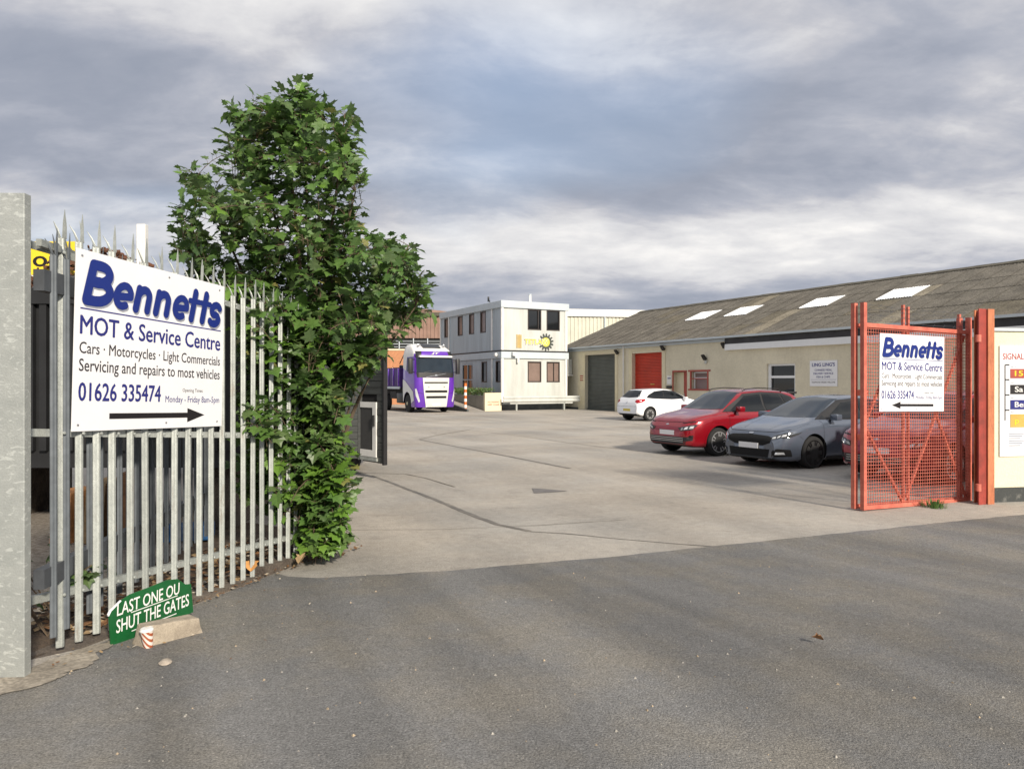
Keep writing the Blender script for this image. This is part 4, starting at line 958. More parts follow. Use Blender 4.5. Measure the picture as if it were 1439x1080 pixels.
def win(o, u, w, q, glass, parent, mull=None):
    o, u, w = Vector(o), Vector(u), Vector(w); Z = Vector((0, 0, 1))
    def bx(b, a0, a1, c0, c1, d0, d1):
        P = [o + u * a + Z * c + w * d for a in (a0, a1) for c in (c0, c1) for d in (d0, d1)]; v = [b.bm.verts.new(p) for p in P]
        for f in ((0, 1, 3, 2), (4, 6, 7, 5), (0, 4, 5, 1), (2, 3, 7, 6), (0, 2, 6, 4), (1, 5, 7, 3)): b.bm.faces.new([v[i] for i in f])
    b = MB(); bx(b, q[0], q[1], q[2], q[3], .06, .08); g = b.build('window', glass, parent); b = MB(); t = .07
    bx(b, q[0], q[0] + t, q[2], q[3], -.015, .055); bx(b, q[1] - t, q[1], q[2], q[3], -.015, .055); bx(b, q[0] + t, q[1] - t, q[2], q[2] + t, -.014, .054); bx(b, q[0] + t, q[1] - t, q[3] - t, q[3], -.014, .054)
    if mull: bx(b, mull, mull + .05, q[2] + t, q[3] - t, -.01, .054)
    b.build('frame', M['brown_frame'], g); return g
for i, q in enumerate(wf): win((0, 0, 0), (1, 0, 0), (0, 1, 0), q, M['glass'] if i < 2 else M['glass_brown'], off, {0: 2.62, 3: 3.8}.get(i))
for i, q in enumerate(ws[:6]): win((0, 0, 0), (0, 1, 0), (1, 0, 0), q, M['glass'] if i > 3 else M['glass_brown'], off)
dr = MB().box((.06, 4.2, .95), (.08, 6.0, 3.05)).build('entrance_door', M['glass'], off); b = MB()
for a, c in (((0, 4.2, .95), (.055, 4.28, 3.05)), ((0, 5.06, .95), (.055, 5.14, 3.05)), ((0, 5.92, .95), (.055, 6.0, 3.05)), ((.001, 4.28, 1.9), (.054, 5.92, 1.98)), ((.001, 4.28, 2.95), (.054, 5.92, 3.04))): b.box(a, c)
b.build('frame', M['white_shade'], dr)
for y, z in ((.62, 2.75), (.5, 2.3), (.5, 2.1), (3.3, 2.4)): pass
# TETLAW sign: toothed blade, yellow letters, ochre bars
ts = empty('company_sign', O1 + Vector((0, 0, 0)), BA, 'yellow TETLAW lettering with dark saw blade on the upper cabin wall', 'sign'); ts.location = O1 + Matrix.Rotation(BA, 3, 'Z') @ Vector((0, -.03, 3.95))
P = []
for i in range(14):
    a = i * 2 * math.pi / 14; P += [(3.22 + .40 * math.cos(a), .42 + .40 * math.sin(a)), (3.22 + .58 * math.cos(a + .10), .42 + .58 * math.sin(a + .10)), (3.22 + .54 * math.cos(a + .26), .42 + .54 * math.sin(a + .26)), (3.22 + .41 * math.cos(a + .30), .42 + .41 * math.sin(a + .30))]
MB().prism(P, -.01, .025, 'y').build('saw_blade', mat('dark blade print', (.06, .07, .065), .5), ts)
MB().lathe([(0, -.014), (.30, -.014), (.30, 0)], 'y', 24, (3.20, 0, .42)).build('blade_centre', mat('yellow green disc', (.62, .60, .10), .5), ts)
lettering('TETLAW', 1.58, 3.40, .22, .64, M['white'], ts, offset=.085, y=-.018); lettering('TETLAW', 1.60, 3.38, .26, .60, M['yellow'], ts, offset=.03, y=-.024)
for i in range(4): MB().box((1.03 + i * .10, -.01, .0), (1.09 + i * .10, .01, .86 - .02 * (i % 2))).build('bar', M['ochre'], ts)
def offp(x, y, z): return O1 + Matrix.Rotation(BA, 3, 'Z') @ Vector((x, y, z))
e = empty('flood_lamp', offp(.75, -.12, 3.55), BA, 'white floodlight on the band above the cabin ground floor, right of the corner', 'lamp'); MB().prism([(-.02, -.1), (-.25, -.12), (-.22, .1), (-.02, .12)], -.14, .14, 'x').build('lamp_head', M['white'], e); MB().box((.25, -.1, -.55), (.38, .0, -.25), bev=.02).build('sensor', M['white'], e)
e = empty('flood_lamp', offp(-.12, .5, 3.5), BA, 'round white floodlight on the shaded side of the cabin corner', 'lamp'); MB().lathe([(0, -.16), (.12, -.14), (.14, -.02), (.08, .0)], 'x', 14).build('lamp_head', M['white'], e)
e = empty('flue', offp(3.3, 2.2, 6.92), BA, 'thin white flue pipe standing on the cabin roof', 'flue'); MB().tube([(0, 0, 0), (0, 0, .75)], .09, 10).build('pipe', M['white'], e); MB().tube([(0, 0, .75), (0, 0, .80)], .12, 10).build('cowl', M['fascia_grey'], e)
e = empty('roof_camera', offp(.1, 1.9, 6.92), BA, 'dark security camera on the cabin roof edge', 'camera'); MB().tube([(0, 0, 0), (0, 0, .2)], .025, 6).build('stem', M['plastic'], e); MB().bar((.05, .3, .18), (-.25, -.3, .32), .12).build('body', M['plastic'], e)
# guard beam on posts before the cabin
gd = empty('guard_barrier', offp(-.42, -1.0, 0), BA, 'long white steel guard beam on short posts before the cabin', 'barrier')
m = MB(); m.prism([(0, .62), (-.05, .68), (-.05, .74), (0, .78), (0, .84), (-.05, .88), (-.05, .94), (0, 1.0), (.03, 1.0), (.03, .62)], 0, 5.6, 'x')
for v in m.bm.verts: v.co = Vector((v.co.x, v.co.y, v.co.z - .10))
m.build('beam', M['offwhite'], gd); m = MB(); m.box((.5, .05, .42), (5.1, .12, .50)); m.build('rail', M['offwhite'], gd)
for x in (.95, 4.45): MB().box((x - .05, .04, 0), (x + .05, .16, .62)).build('leg', M['galv'], gd)
# planter with hedge beside a ramp
pl = empty('planter', offp(-.35, -.5, 0), BA, 'cream block planter wall with red warning lettering, beside the ramp', 'planter')
m = MB(); m.box((-1.15, -.1, 0), (.0, .1, 1.12)); m.build('end_wall', M['render2'], pl); m = MB(); m.box((-1.15, .1, 0), (-.98, 6.0, .95)); m.build('side_wall', M['plinth_conc'] if 0 else mat('grey blockwork', (.36, .35, .30), .9, scale=3, fine=.15), pl); m = MB(); m.box((-.97, .1, 0), (-.1, 6.0, .85)); m.build('earth', M['soil'], pl)
lettering('NO PARKING', -.95, -.15, .50, .60, M['red_frame'], pl, offset=.02, y=-.104); lettering('KEEP CLEAR', -.95, -.15, .34, .44, M['red_frame'], pl, offset=.02, y=-.104)
sh = empty('hedge', offp(-.9, -.2, .85), BA, 'low clipped green and brownish hedge growing in the planter', 'hedge'); b = bmesh.new(); q = random.Random(4)
for _ in range(2600):
    p = Vector((q.uniform(-.6, .35), q.uniform(0, 5.6), 0)); p.z = q.random() ** .5 * (.48 + .1 * math.sin(p.y * 3)); n = Vector([q.gauss(0, 1) for _ in range(3)]).normalized(); a = n.cross(Vector((.3, .5, .8))).normalized() * q.uniform(.03, .06); c = n.cross(a).normalized() * .03
    b.faces.new([b.verts.new(p + e_) for e_ in (-a, -c, a, c)]).material_index = q.random() < .25
me = bpy.data.meshes.new('foliage'); b.to_mesh(me); b.free(); me.materials.append(LM[0]); me.materials.append(leaf_mat('browning hedge leaf', (.16, .12, .05), (.12, .13, .05))); link('foliage', me, sh)['kind'] = 'stuff'
rp = MB(); rp.prism([(0, 0), (6.5, .75), (6.5, 0)], -.6, .6, 'x')
for v in rp.bm.verts: pass
o = rp.build('ramp', M['concrete'], loc=offp(-2.2, -.9, 0), rot=(0, 0, BA)); tag(o, None, None, kind='structure')
hr = empty('ramp_kerb', offp(-2.85, -.9, 0), BA, 'dark sloping kerb wall along the left of the ramp', 'kerb'); MB().prism([(0, 0), (0, .12), (6.5, .95), (6.5, 0)], 0, .12, 'x').build('wall', M['dark_plinth'], hr)
bo = empty('striped_bollard', at(654.5, 577, 46.2), 0, 'thin orange and white striped bollard beside the lorry', 'bollard'); bo.location.z = 0
for i in range(9): MB().tube([(0, 0, i * .19), (0, 0, i * .19 + .19)], .095 if i % 2 else .09, 10).build('band', (M['white'] if i % 2 else mat('orange band', (.66, .17, .03), .5)) if i > 1 or 1 else 0, bo)
# ================================================================== BUILDINGS BEHIND
bb = empty('brown_shed', (-15.0, 60.0, 0), R(4), 'brown clad warehouse over orange brick behind the lorry', 'building')
W_ = 10.4
MB().box((0, 0, 0), (W_, 9, 4.35)).build('brick_wall', M['brick'], bb)
m = MB()
for i in range(int(W_ / .3)): m.prism([(i * .3, 0), (i * .3 + .05, -.05), (i * .3 + .15, -.05), (i * .3 + .20, 0), (i * .3 + .3, 0), (i * .3 + .3, .05), (i * .3, .05)], 5.35, 7.15, 'z')
m.build('cladding', M['brown_clad'], bb); MB().box((0, .08, 4.35), (W_, 9, 7.15)).build('upper_wall', M['under'], bb)
MB().box((-.2, -.25, 7.15), (W_ + .2, 9, 7.42)).build('roof_edge', M['roof_edge'], bb); MB().prism([(-.2, 7.42), (W_ + .2, 7.42), (W_ * .5, 8.0)], -.2, 9, 'y').build('roof', M['brown_clad'], bb)
for i in range(9):
    x = .2 + i * 1.14; w = MB().box((x, .0, 4.5), (x + 1.06, .06, 5.25)).build('window', M['glass'], bb); b = MB(); b.box((x - .04, -.04, 4.4), (x + .04, .05, 5.35)); b.box((x + .04, -.02, 4.86), (x + 1.06, .03, 4.90)); b.box((x + .04, -.02, 4.62), (x + 1.06, .03, 4.65)); b.box((x + .04, -.02, 5.08), (x + 1.06, .03, 5.11)); b.build('frame', M['fascia_grey'], w)
MB().box((0, -.04, 4.35), (W_, .0, 4.48)).build('sill', M['render2'], bb)
cb = empty('cream_warehouse', (4.4, 60.5, 0), R(10), 'cream clad warehouse with white roof edge behind the workshop', 'building')
m = MB()
for i in range(32): m.prism([(i * .32, 0), (i * .32 + .04, -.05), (i * .32 + .22, -.05), (i * .32 + .26, 0), (i * .32 + .32, 0), (i * .32 + .32, .05), (i * .32, .05)], 2, 7.15, 'z')
m.build('cladding', M['cream_clad'], cb); MB().box((0, .06, 0), (10.2, 9, 7.1)).build('wall', M['cream_clad'], cb)
MB().box((-.2, -.2, 7.12), (10.4, 9, 7.70)).build('roof_edge', M['white'], cb); MB().tube([(3.2, -.12, 7.1), (3.2, -.12, 2)], .06, 6).build('downpipe', M['fascia_grey'], cb)
for i, (x, y, h, w_) in enumerate(((-11.5, 75, 9.3, .9),)): 
    ae = empty('aerial', (-7.4, 60.4, 7.4), 0, 'thin aerial mast on the brown warehouse roof', 'aerial'); MB().tube([(0, 0, 0), (0, 0, 1.7)], .03, 5).build('mast', M['fascia_grey'], ae); MB().box((-.25, -.02, 1.3), (.25, .02, 1.35)).build('crossbar', M['fascia_grey'], ae)
# ================================================================== NEAR WALL, GATE AND POST ON THE RIGHT
NW = Vector((6.90, 10.78, 0)); NA = R(10)
nw = empty('boundary_wall', NW, NA, 'cream rendered wall with black plinth at the right edge', 'wall')
m = MB(); m.box((.0, 0, .21), (5.0, .26, 2.47)); m.build('wall_face', mat('flaking cream render', (.72, .66, .48), .85, col2=(.80, .73, .53), scale=2.2, fine=.06, bump=.5, bscale=35), nw, bevel=.012)
m = MB(); m.box((.0, -.015, -.1), (5.0, .27, .21)); m.build('plinth', mat('scuffed black plinth', (.045, .05, .05), .8, col2=(.16, .16, .15), scale=7, thr=(.55, .75), fine=.2), nw)
m = MB(); m.box((-.03, -.03, 2.47), (5.03, .29, 2.515)); m.build('coping', M['fascia_grey'], nw)
ds = empty('directory_sign', NW + Vector((math.cos(NA) * .14, math.sin(NA) * .14, .66)), NA, 'white SIGNAL directory board with coloured tenant panels on the cream wall', 'sign')
MB().box((0, -.022, 0), (1.05, -.002, 1.60), bev=.003).build('panel', M['sign_white'], ds)
lettering('SIGNAL', .045, .40, 1.40, 1.49, M['red_frame'], ds, offset=.02, y=-.024)
b = MB()
b.box((.075, -.026, .52), (.090, -.0225, 1.325)); 
for z_ in (1.315, 1.10, .88, .66): b.box((.090, -.026, z_), (.155, -.0225, z_ + .018))
b.build('bracket_line', M['black'], ds)
for z_, m_, st, tm, unit in ((1.13, 'red_frame', '15', 'yellow', 'UNIT 6'), (.90, 'black', 'Sa', 'white', 'UNIT 7'), (.68, 'navy2', 'Ben', 'white', 'UNIT 5'), (.42, 'ochre', 'p', 'yellow', 'UNIT 2')):
    MB().box((.17, -.027, z_), (.60, -.0225, z_ + (.135 if z_ > .5 else .19))).build('tenant_panel', M[m_], ds); lettering(st, .24, .24 + .07 * len(st), z_ + .03, z_ + .11, M[tm], ds, offset=.02, y=-.029); lettering(unit, .165, .27, z_ + (.155 if z_ > .5 else .205), z_ + (.178 if z_ > .5 else .228), M['print_grey'], ds, y=-.024)
for i in range(6): MB().box((.15, -.0245, .32 - i * .034), (.40 - .03 * (i % 3), -.0225, .334 - i * .034)).build('print', M['print_grey'], ds)
# gate post: steel joist, dark inner flange, orange outer flange
gp_ = empty('gate_joist', (6.76, 10.70, 0), R(22), 'tall rusting orange and dark red steel joist post carrying the mesh gate', 'post')
MB().box((-.055, -.10, -.2), (.075, -.085, 2.77)).build('flange', M['post_orange'], gp_); MB().box((-.02, -.085, -.2), (.0, .10, 2.765)).build('web', M['post_red'], gp_)
MB().box((-.21, -.075, -.2), (-.055, -.060, 2.77)).build('hinge_plate', M['post_red'], gp_); MB().box((-.055, .10, -.2), (.075, .115, 2.77)).build('flange', M['post_orange'], gp_)
for z_ in (.2, 2.3): MB().tube([(-.24, -.09, z_), (-.24, -.09, z_ + .10)], .035, 10).build('hinge', M['gate_red'], gp_)
# mesh gate
GA0, GA1 = Vector((4.66, 10.03, 0)), Vector((6.70, 11.0, 0)); gv = GA1 - GA0; GL = gv.length; ga = math.atan2(gv.y, gv.x)
def mesh_gate(loc, L_, label, full):
    g = empty('mesh_gate', loc, ga, label, 'gate', None); z0, z1 = .05, 2.50; s0 = .035
    def slope(x): return -.018 * x
    def tb(n, p, q, r=.028): return MB().bar((p[0], p[1], p[2] + slope(p[0])), (q[0], q[1], q[2] + slope(q[0])), r * 2).build(n, M['gate_red'], g)
    tb('stile', (0, 0, z0 - .03), (0, 0, z1 + .30), .030); tb('stile', (L_, 0, z0 - .02), (L_, 0, z1 + .22), .030); tb('rail', (.03, 0, z0), (L_ - .03, 0, z0)); tb('rail', (.03, 0, z1), (L_ - .03, 0, z1)); 
    mid = L_ * .37
    if full: tb('stile', (mid, .025, z0), (mid, .025, z1 + .32), .018); full and tb('stile', (mid + .10, .025, z0), (mid + .10, .025, z1 + .30), .016); full and tb('stile', (L_ - .17, .03, z0), (L_ - .17, .03, z1 + .26), .018)
    for a, c in (((.03, 1.16), (mid, z0)), ((L_ - .08, z1 - .05), (mid + .05, z0 + .1)), ((mid + .05, z1 - .05), (L_ - .03, z0 + .02)), ((mid - .05, z1 - .1), (.03, 1.16))): full and tb('brace', (a[0], .018, a[1]), (c[0], .018, c[1]), .015)
    if full:
        m = MB(); px_ = .047; n = int((L_ - .06) / px_)
        for i in range(n + 1): x = .03 + i * (L_ - .06) / n; m.bar((x, -.012, z0 + slope(x)), (x, -.012, z1 + slope(x)), .0062)
        n = int((z1 - z0) / px_)
        for i in range(n + 1): z_ = z0 + i * (z1 - z0) / n; m.bar((.03, -.018, z_), (L_ - .03, -.018, z_ + slope(L_)), .0062)
        m.build('wire_mesh', M['gate_red'], g)['kind'] = 'stuff'
        m = MB()
        for k, zz in enumerate((2.58, 2.65, 2.72, 2.78)):
            P = [(x * L_ / 20, .0, zz + slope(x * L_ / 20) - .02 * math.sin(x / 20 * math.pi) + random.uniform(-.006, .006)) for x in range(21)]; m.tube(P, .0022, 4)
            for x in range(1, 20, 2):
                p = Vector(P[x]); m.bar(p - Vector((.02, 0, .02)), p + Vector((.02, 0, .02)), .003)
        m.build('barbed_wire', M['dark_steel'], g)['kind'] = 'stuff'
        for z_ in (1.55, .95): MB().box((-.02, .03, z_), (.12, .09, z_ + .08)).build('latch', M['gate_red'], g)
    return g
mesh_gate(GA0 + Vector((.06, .0, 0)), GL - .06, 'red mesh gate leaf carrying the white garage sign', True)
g2_ = mesh_gate(GA0 + Vector((-.02, .10, .0)), GL - .05, 'second red steel gate leaf folded behind the mesh leaf', False)
sp = GA0 + gv.normalized() * .31 + Vector((.03, -.055, 0))
garage_board('garage_sign', (sp.x, sp.y, 1.335), ga, 1.33, 1.06, R(.8), 'smaller white garage sign with arrow pointing left, wired to the red mesh gate', True)
# ================================================================== CARS
def interp(kp, x):
    kp = sorted(kp)
    if x <= kp[0][0]: return kp[0][1]
    for (a, p), (b, q) in zip(kp, kp[1:]):
        if x <= b: return p + (q - p) * (x - a) / (b - a)
    return kp[-1][1]
def smooth(kp, x, s=.05):
    return sum(interp(kp, x + o * s) * w for o, w in ((-1.5, .12), (-.75, .22), (0, .32), (.75, .22), (1.5, .12)))
class Car:
    def __init__(s, name, label, loc, rz, spec, paint, group=None):
        s.sp = spec; s.p = paint; s.root = empty(name, loc, rz, label, 'car', group)
        L2 = spec['L'] / 2; N_ = 84; xs = []
        for i in range(N_ + 1):
            u = i / N_; xs.append(-L2 + spec['L'] * (u - .045 * math.sin(4 * math.pi * u) / 1.0 * .6))
        xs = sorted(xs); xs[0], xs[-1] = -L2, L2
        bm = bmesh.new(); rings = []
        for x in xs:
            zt = smooth(spec['top'], x); zs = smooth(spec['sh'], x); zb = smooth(spec['bot'], x, .03); w = smooth(spec['w'], x, .04); wt = smooth(spec['wt'], x)
            zs = min(zs, zt - .015); gh = max(0, zt - zs)
            k = min(1, gh / .22)
            te = zs + (zt - zs) * (.55 + .27 * k)
            wedge = w * .90 * (1 - k) + wt * k
            pts = [(0, zb), (.50 * w, zb), (.86 * w, zb + .005), (.965 * w, zb + .07), (.985 * w, zb + .2), (1.0 * w, zb + (zs - zb) * .52), (.992 * w, zb + (zs - zb) * .78), (.955 * w, zs), (wedge * .5 + w * .925 * .5, zs + (te - zs) * .42), (wedge, te), (wedge * .80, te + (zt - te) * .70), (wedge * .45, zt - .008), (0, zt)]
            cr_ = []
            for i in range(len(pts) - 1):
                p0, p1, p2, p3 = pts[max(i - 1, 0)], pts[i], pts[i + 1], pts[min(i + 2, len(pts) - 1)]
                for t in (0, .34, .67):
                    cr_.append(tuple(.5 * (2 * p1[j] + (p2[j] - p0[j]) * t + (2 * p0[j] - 5 * p1[j] + 4 * p2[j] - p3[j]) * t * t + (3 * p1[j] - p0[j] - 3 * p2[j] + p3[j]) * t ** 3) for j in (0, 1)))
            cr_.append(pts[-1])
            rings.append([bm.verts.new((x, y, z)) for y, z in cr_] + [bm.verts.new((x, -y, z)) for y, z in cr_[-2:0:-1]])
        n = len(rings[0])
        for A, B in zip(rings, rings[1:]):
            for i in range(n): bm.faces.new((A[i], A[(i + 1) % n], B[(i + 1) % n], B[i]))
        bm.faces.new(rings[0][::-1]); bm.faces.new(rings[-1])
        bmesh.ops.recalc_face_normals(bm, faces=bm.faces[:])
        bmesh.ops.triangulate(bm, faces=[f for f in bm.faces if len(f.verts) > 4])
        s.bvh = BVHTree.FromBMesh(bm)
        me = bpy.data.meshes.new('body'); bm.to_mesh(me); bm.free(); me.materials.append(paint); me.materials.append(M['under'])
        body = link('body', me, s.root); body_tmp = body
        cut = MB(); wr = spec['wr'] + .045
        for wx in spec['axles']:
            for sd in (-1, 1): cut.lathe([(wr, sd * .52), (wr, sd * 1.3)], 'y', 40, (wx, 0, spec['wr'] + .01))
        co = cut.build('cutter', M['under'], s.root); mdf = body.modifiers.new('b', 'BOOLEAN'); mdf.object = co; mdf.operation = 'DIFFERENCE'; mdf.solver = 'EXACT'
        dg = bpy.context.evaluated_depsgraph_get(); dg.update(); nm = bpy.data.meshes.new_from_object(body.evaluated_get(dg)); body.modifiers.clear(); body.data = nm; nm.name = 'body'; bpy.data.objects.remove(co)
        while len(nm.materials) < 2: nm.materials.append(M['under'])
        nm.materials[0] = paint; nm.materials[1] = M['under']
        for f in nm.polygons:
            c = f.center; f.material_index = 0; f.use_smooth = True
            if c.z < smooth(spec['bot'], c.x) + .012 and abs(f.normal.z) > .5: f.material_index = 1
            for wx in spec['axles']:
                if (abs(math.hypot(c.x - wx, c.z - spec['wr'] - .01) - wr) < .006 and abs(f.normal.y) < .12 and abs(c.y) > .5) or (abs(abs(c.y) - .52) < .01 and math.hypot(c.x - wx, c.z - spec['wr']) < wr): f.material_index = 1
        try: nm.set_sharp_from_angle(angle=R(40))
        except Exception: pass
        s.body = body
    def patch(s, name, poly, m, side='L', eps=.004, parent=None, step=.045, thick=0, offset=0, cast=None):
        """polygon laid over the body: side L/R poly in (x,z); F/B poly in (y,z); T poly in (x,y)"""
        bm = bmesh.new(); mp = {'L': lambda a, c: (a, 0, c), 'R': lambda a, c: (a, 0, c), 'F': lambda a, c: (0, a, c), 'B': lambda a, c: (0, a, c), 'T': lambda a, c: (a, c, 0)}[side]
        bm.faces.new([bm.verts.new(mp(*p)) for p in poly]); lo = [min(p[i] for p in poly) for i in (0, 1)]; hi = [max(p[i] for p in poly) for i in (0, 1)]
        ax = {'L': (0, 2), 'R': (0, 2), 'F': (1, 2), 'B': (1, 2), 'T': (0, 1)}[side]
        for k in (0, 1):
            nrm = [0, 0, 0]; nrm[ax[k]] = 1; c = lo[k] + step
            while c < hi[k] - 1e-3:
                co = [0, 0, 0]; co[ax[k]] = c; bmesh.ops.bisect_plane(bm, geom=bm.verts[:] + bm.edges[:] + bm.faces[:], plane_co=co, plane_no=nrm); c += step
        bmesh.ops.triangulate(bm, faces=bm.faces[:])
        d = {'L': Vector((0, -1, 0)), 'R': Vector((0, 1, 0)), 'F': Vector((-1, 0, 0)), 'B': Vector((1, 0, 0)), 'T': Vector((0, 0, -1))}[side]; bad = []
        for v in bm.verts:
            h = s.bvh.ray_cast(v.co - d * 5, d)
            if h[0] is None: bad.append(v); continue
            nn = h[1] if h[1].dot(d) < 0 else -h[1]; v.co = h[0] + nn * eps - d * .001
        bmesh.ops.delete(bm, geom=bad, context='VERTS')
        for f in bm.faces:
            f.normal_update()
            if f.normal.dot(d) > 0: f.normal_flip()
            f.smooth = True
        me = bpy.data.meshes.new(name); bm.to_mesh(me); bm.free(); me.materials.append(m)
        return link(name, me, parent or s.root)
    def both(s, name, poly, m, **k):
        a = s.patch(name, poly, m, 'L', **k); b = s.patch(name, poly, m, 'R', **k); return a, b
    def line(s, name, pts, w, m, side, **k):
        """thin seam along a polyline"""
        P = [Vector(p) for p in pts]; A, B = [], []
        for i, p in enumerate(P):
            d = (P[min(i + 1, len(P) - 1)] - P[max(i - 1, 0)]).normalized(); n = Vector((-d.y, d.x)) * w / 2; A.append(tuple(p + n)); B.append(tuple(p - n))
        return s.patch(name, A + B[::-1], m, side, eps=k.pop('eps', .0022), **k)
    def wheels(s, kind):
        sp = s.sp; r = sp['wr']; rm = {'turbine': M['alloy'], 'black': M['alloy_dark'], 'cover': M['alloy']}[kind]; rr_ = r * sp.get('rim', .70); tw = .215
        ty = MB(); ty.lathe([(rr_, -.005), (rr_ + .015, .0), (r * .90, -.008), (r * .975, .012), (r, .04), (r, tw - .04), (r * .97, tw - .01), (rr_, tw)], 'y', 44); tm = ty.mesh('tyre', M['rubber'], smooth=True)
        ri = MB(); ri.lathe([(rr_ + .004, -.002), (rr_ + .002, -.010), (rr_ - .018, -.008), (rr_ - .022, .04)], 'y', 44)
        ns = {'turbine': 5, 'black': 7, 'cover': 6}[kind]
        for i in range(ns):
            a = 2 * math.pi * i / ns + .3
            for o_ in ((-.16, .0), (.16, .0)) if kind != 'black' else ((-.10, -.10), (.10, .10)):
                p = Vector((math.cos(a + o_[1] * .3) * .04, .012, math.sin(a + o_[1] * .3) * .04)); q = Vector((math.cos(a + o_[0] * 1.3), .0, math.sin(a + o_[0] * 1.3))) * (rr_ - .012); q.y = .004
                ri.bar(p, q, .034 if kind != 'turbine' else .030, .026, up=(0, 1, 0))
            if kind == 'turbine': q = Vector((math.cos(a + .63) * (rr_ - .015), .006, math.sin(a + .63) * (rr_ - .015))); ri.bar(Vector((math.cos(a + .2) * rr_ * .55, .008, math.sin(a + .2) * rr_ * .55)), q, .022, .02, up=(0, 1, 0))
            if kind == 'cover': ri.bar(Vector((0, .012, 0)), Vector((math.cos(a) * rr_, .006, math.sin(a) * rr_)), .10, .015, up=(0, 1, 0))
        ri.lathe([(0, -.004), (.035, -.002), (.045, .012)], 'y', 16); rmsh = ri.mesh('rim', rm, smooth=False)
        bk = MB(); bk.lathe([(0, .055), (rr_ - .01, .055), (rr_ - .01, .12), (0, .12)], 'y', 32); bm_ = bk.mesh('brake', M['under'])
        for wx in sp['axles']:
            for sd in (1, -1):
                y = sd * (sp['ww'])
                w = link('wheel', bm_, s.root, (wx, y, r), (0, R(random.uniform(0, 70)), 0 if sd < 0 else math.pi)); link('tyre', tm, w); link('rim', rmsh, w)
    def mirror(s, x, z, y, m):
        for sd in (1, -1):
            b = MB(); b.box((-.07, -.10, -.065), (.08, .10, .065), bev=.035); o = b.build('door_mirror', m, s.root, smooth=True, loc=(x, sd * (y + .10), z), rot=(0, 0, sd * -.15)); b = MB(); b.bar((0, -sd * .08, -.03), (.02, -sd * .16, -.06), .05, .03); b.build('mirror_arm', M['plastic'], o)
def plate(c, x, z, w=.52, h=.11, m='plate', front=True, y=0):
    b = MB(); b.box((-.006, -w / 2, -h / 2), (.006, w / 2, h / 2), bev=.002); b.build('number_plate', M[m], c.root, loc=(x, y, z))
# --- red crossover -------------------------------------------------
suv = dict(L=4.2, wr=.335, rim=.72, axles=(1.27, -1.33), ww=.885,
    top=[(-2.1, .80), (-2.06, .98), (-1.98, 1.10), (-1.80, 1.25), (-1.62, 1.46), (-1.45, 1.515), (-1.0, 1.56), (-.4, 1.585), (.15, 1.555), (.36, 1.50), (1.05, 1.085), (1.25, 1.035), (1.7, .965), (1.92, .89), (2.04, .80), (2.10, .66)],
    sh=[(-2.1, .76), (-2.0, .98), (-1.7, 1.05), (-1, 1.0), (0, .96), (1.0, .95), (1.5, .91), (1.9, .82), (2.1, .62)],
    bot=[(-2.1, .42), (-1.95, .30), (-1.6, .24), (0, .20), (1.6, .20), (1.95, .22), (2.1, .28)],
    w=[(-2.1, .66), (-2.05, .78), (-1.9, .85), (-1.5, .895), (0, .90), (1.45, .90), (1.75, .87), (1.95, .80), (2.05, .72), (2.1, .60)],
    wt=[(-2.1, .60), (-1.6, .58), (-.6, .635), (.2, .63), (1.0, .70), (1.3, .75), (2.1, .6)])
def seams(c, xs, z0, z1):
    for x in xs:
        for sd in 'LR': c.line('door_seam', [(x, z0), (x + .02, (z0 + z1) / 2), (x, z1)], .007, M['under'], sd)
def wheelarch(c, m, w=.07):
    for wx in c.sp['axles']:
        r = c.sp['wr'] + .045; P = []
        for i in range(17): a = math.pi * (i / 16) * 1.06 - .09; P.append((wx + (r + w) * math.cos(a), c.sp['wr'] + .01 + (r + w) * math.sin(a)))
        Q = []
        for i in range(17): a = math.pi * (i / 16) * 1.06 - .09; Q.append((wx + (r + .002) * math.cos(a), c.sp['wr'] + .01 + (r + .002) * math.sin(a)))
        P = P + Q[::-1]; P = [(a, max(b, smooth(c.sp['bot'], a) + .02)) for a, b in P]
        c.both('arch_trim', P, m, eps=.006)
def glazing(c, side_polys, screen, rear, m=None):
    for P in side_polys: c.both('side_window', P, m or M['car_glass'], eps=.010, step=.03)
    c.patch('windscreen', screen, M['screen'], 'F', eps=.004); c.patch('rear_window', rear, M['car_glass'], 'B', eps=.004)
def interior(c): pass
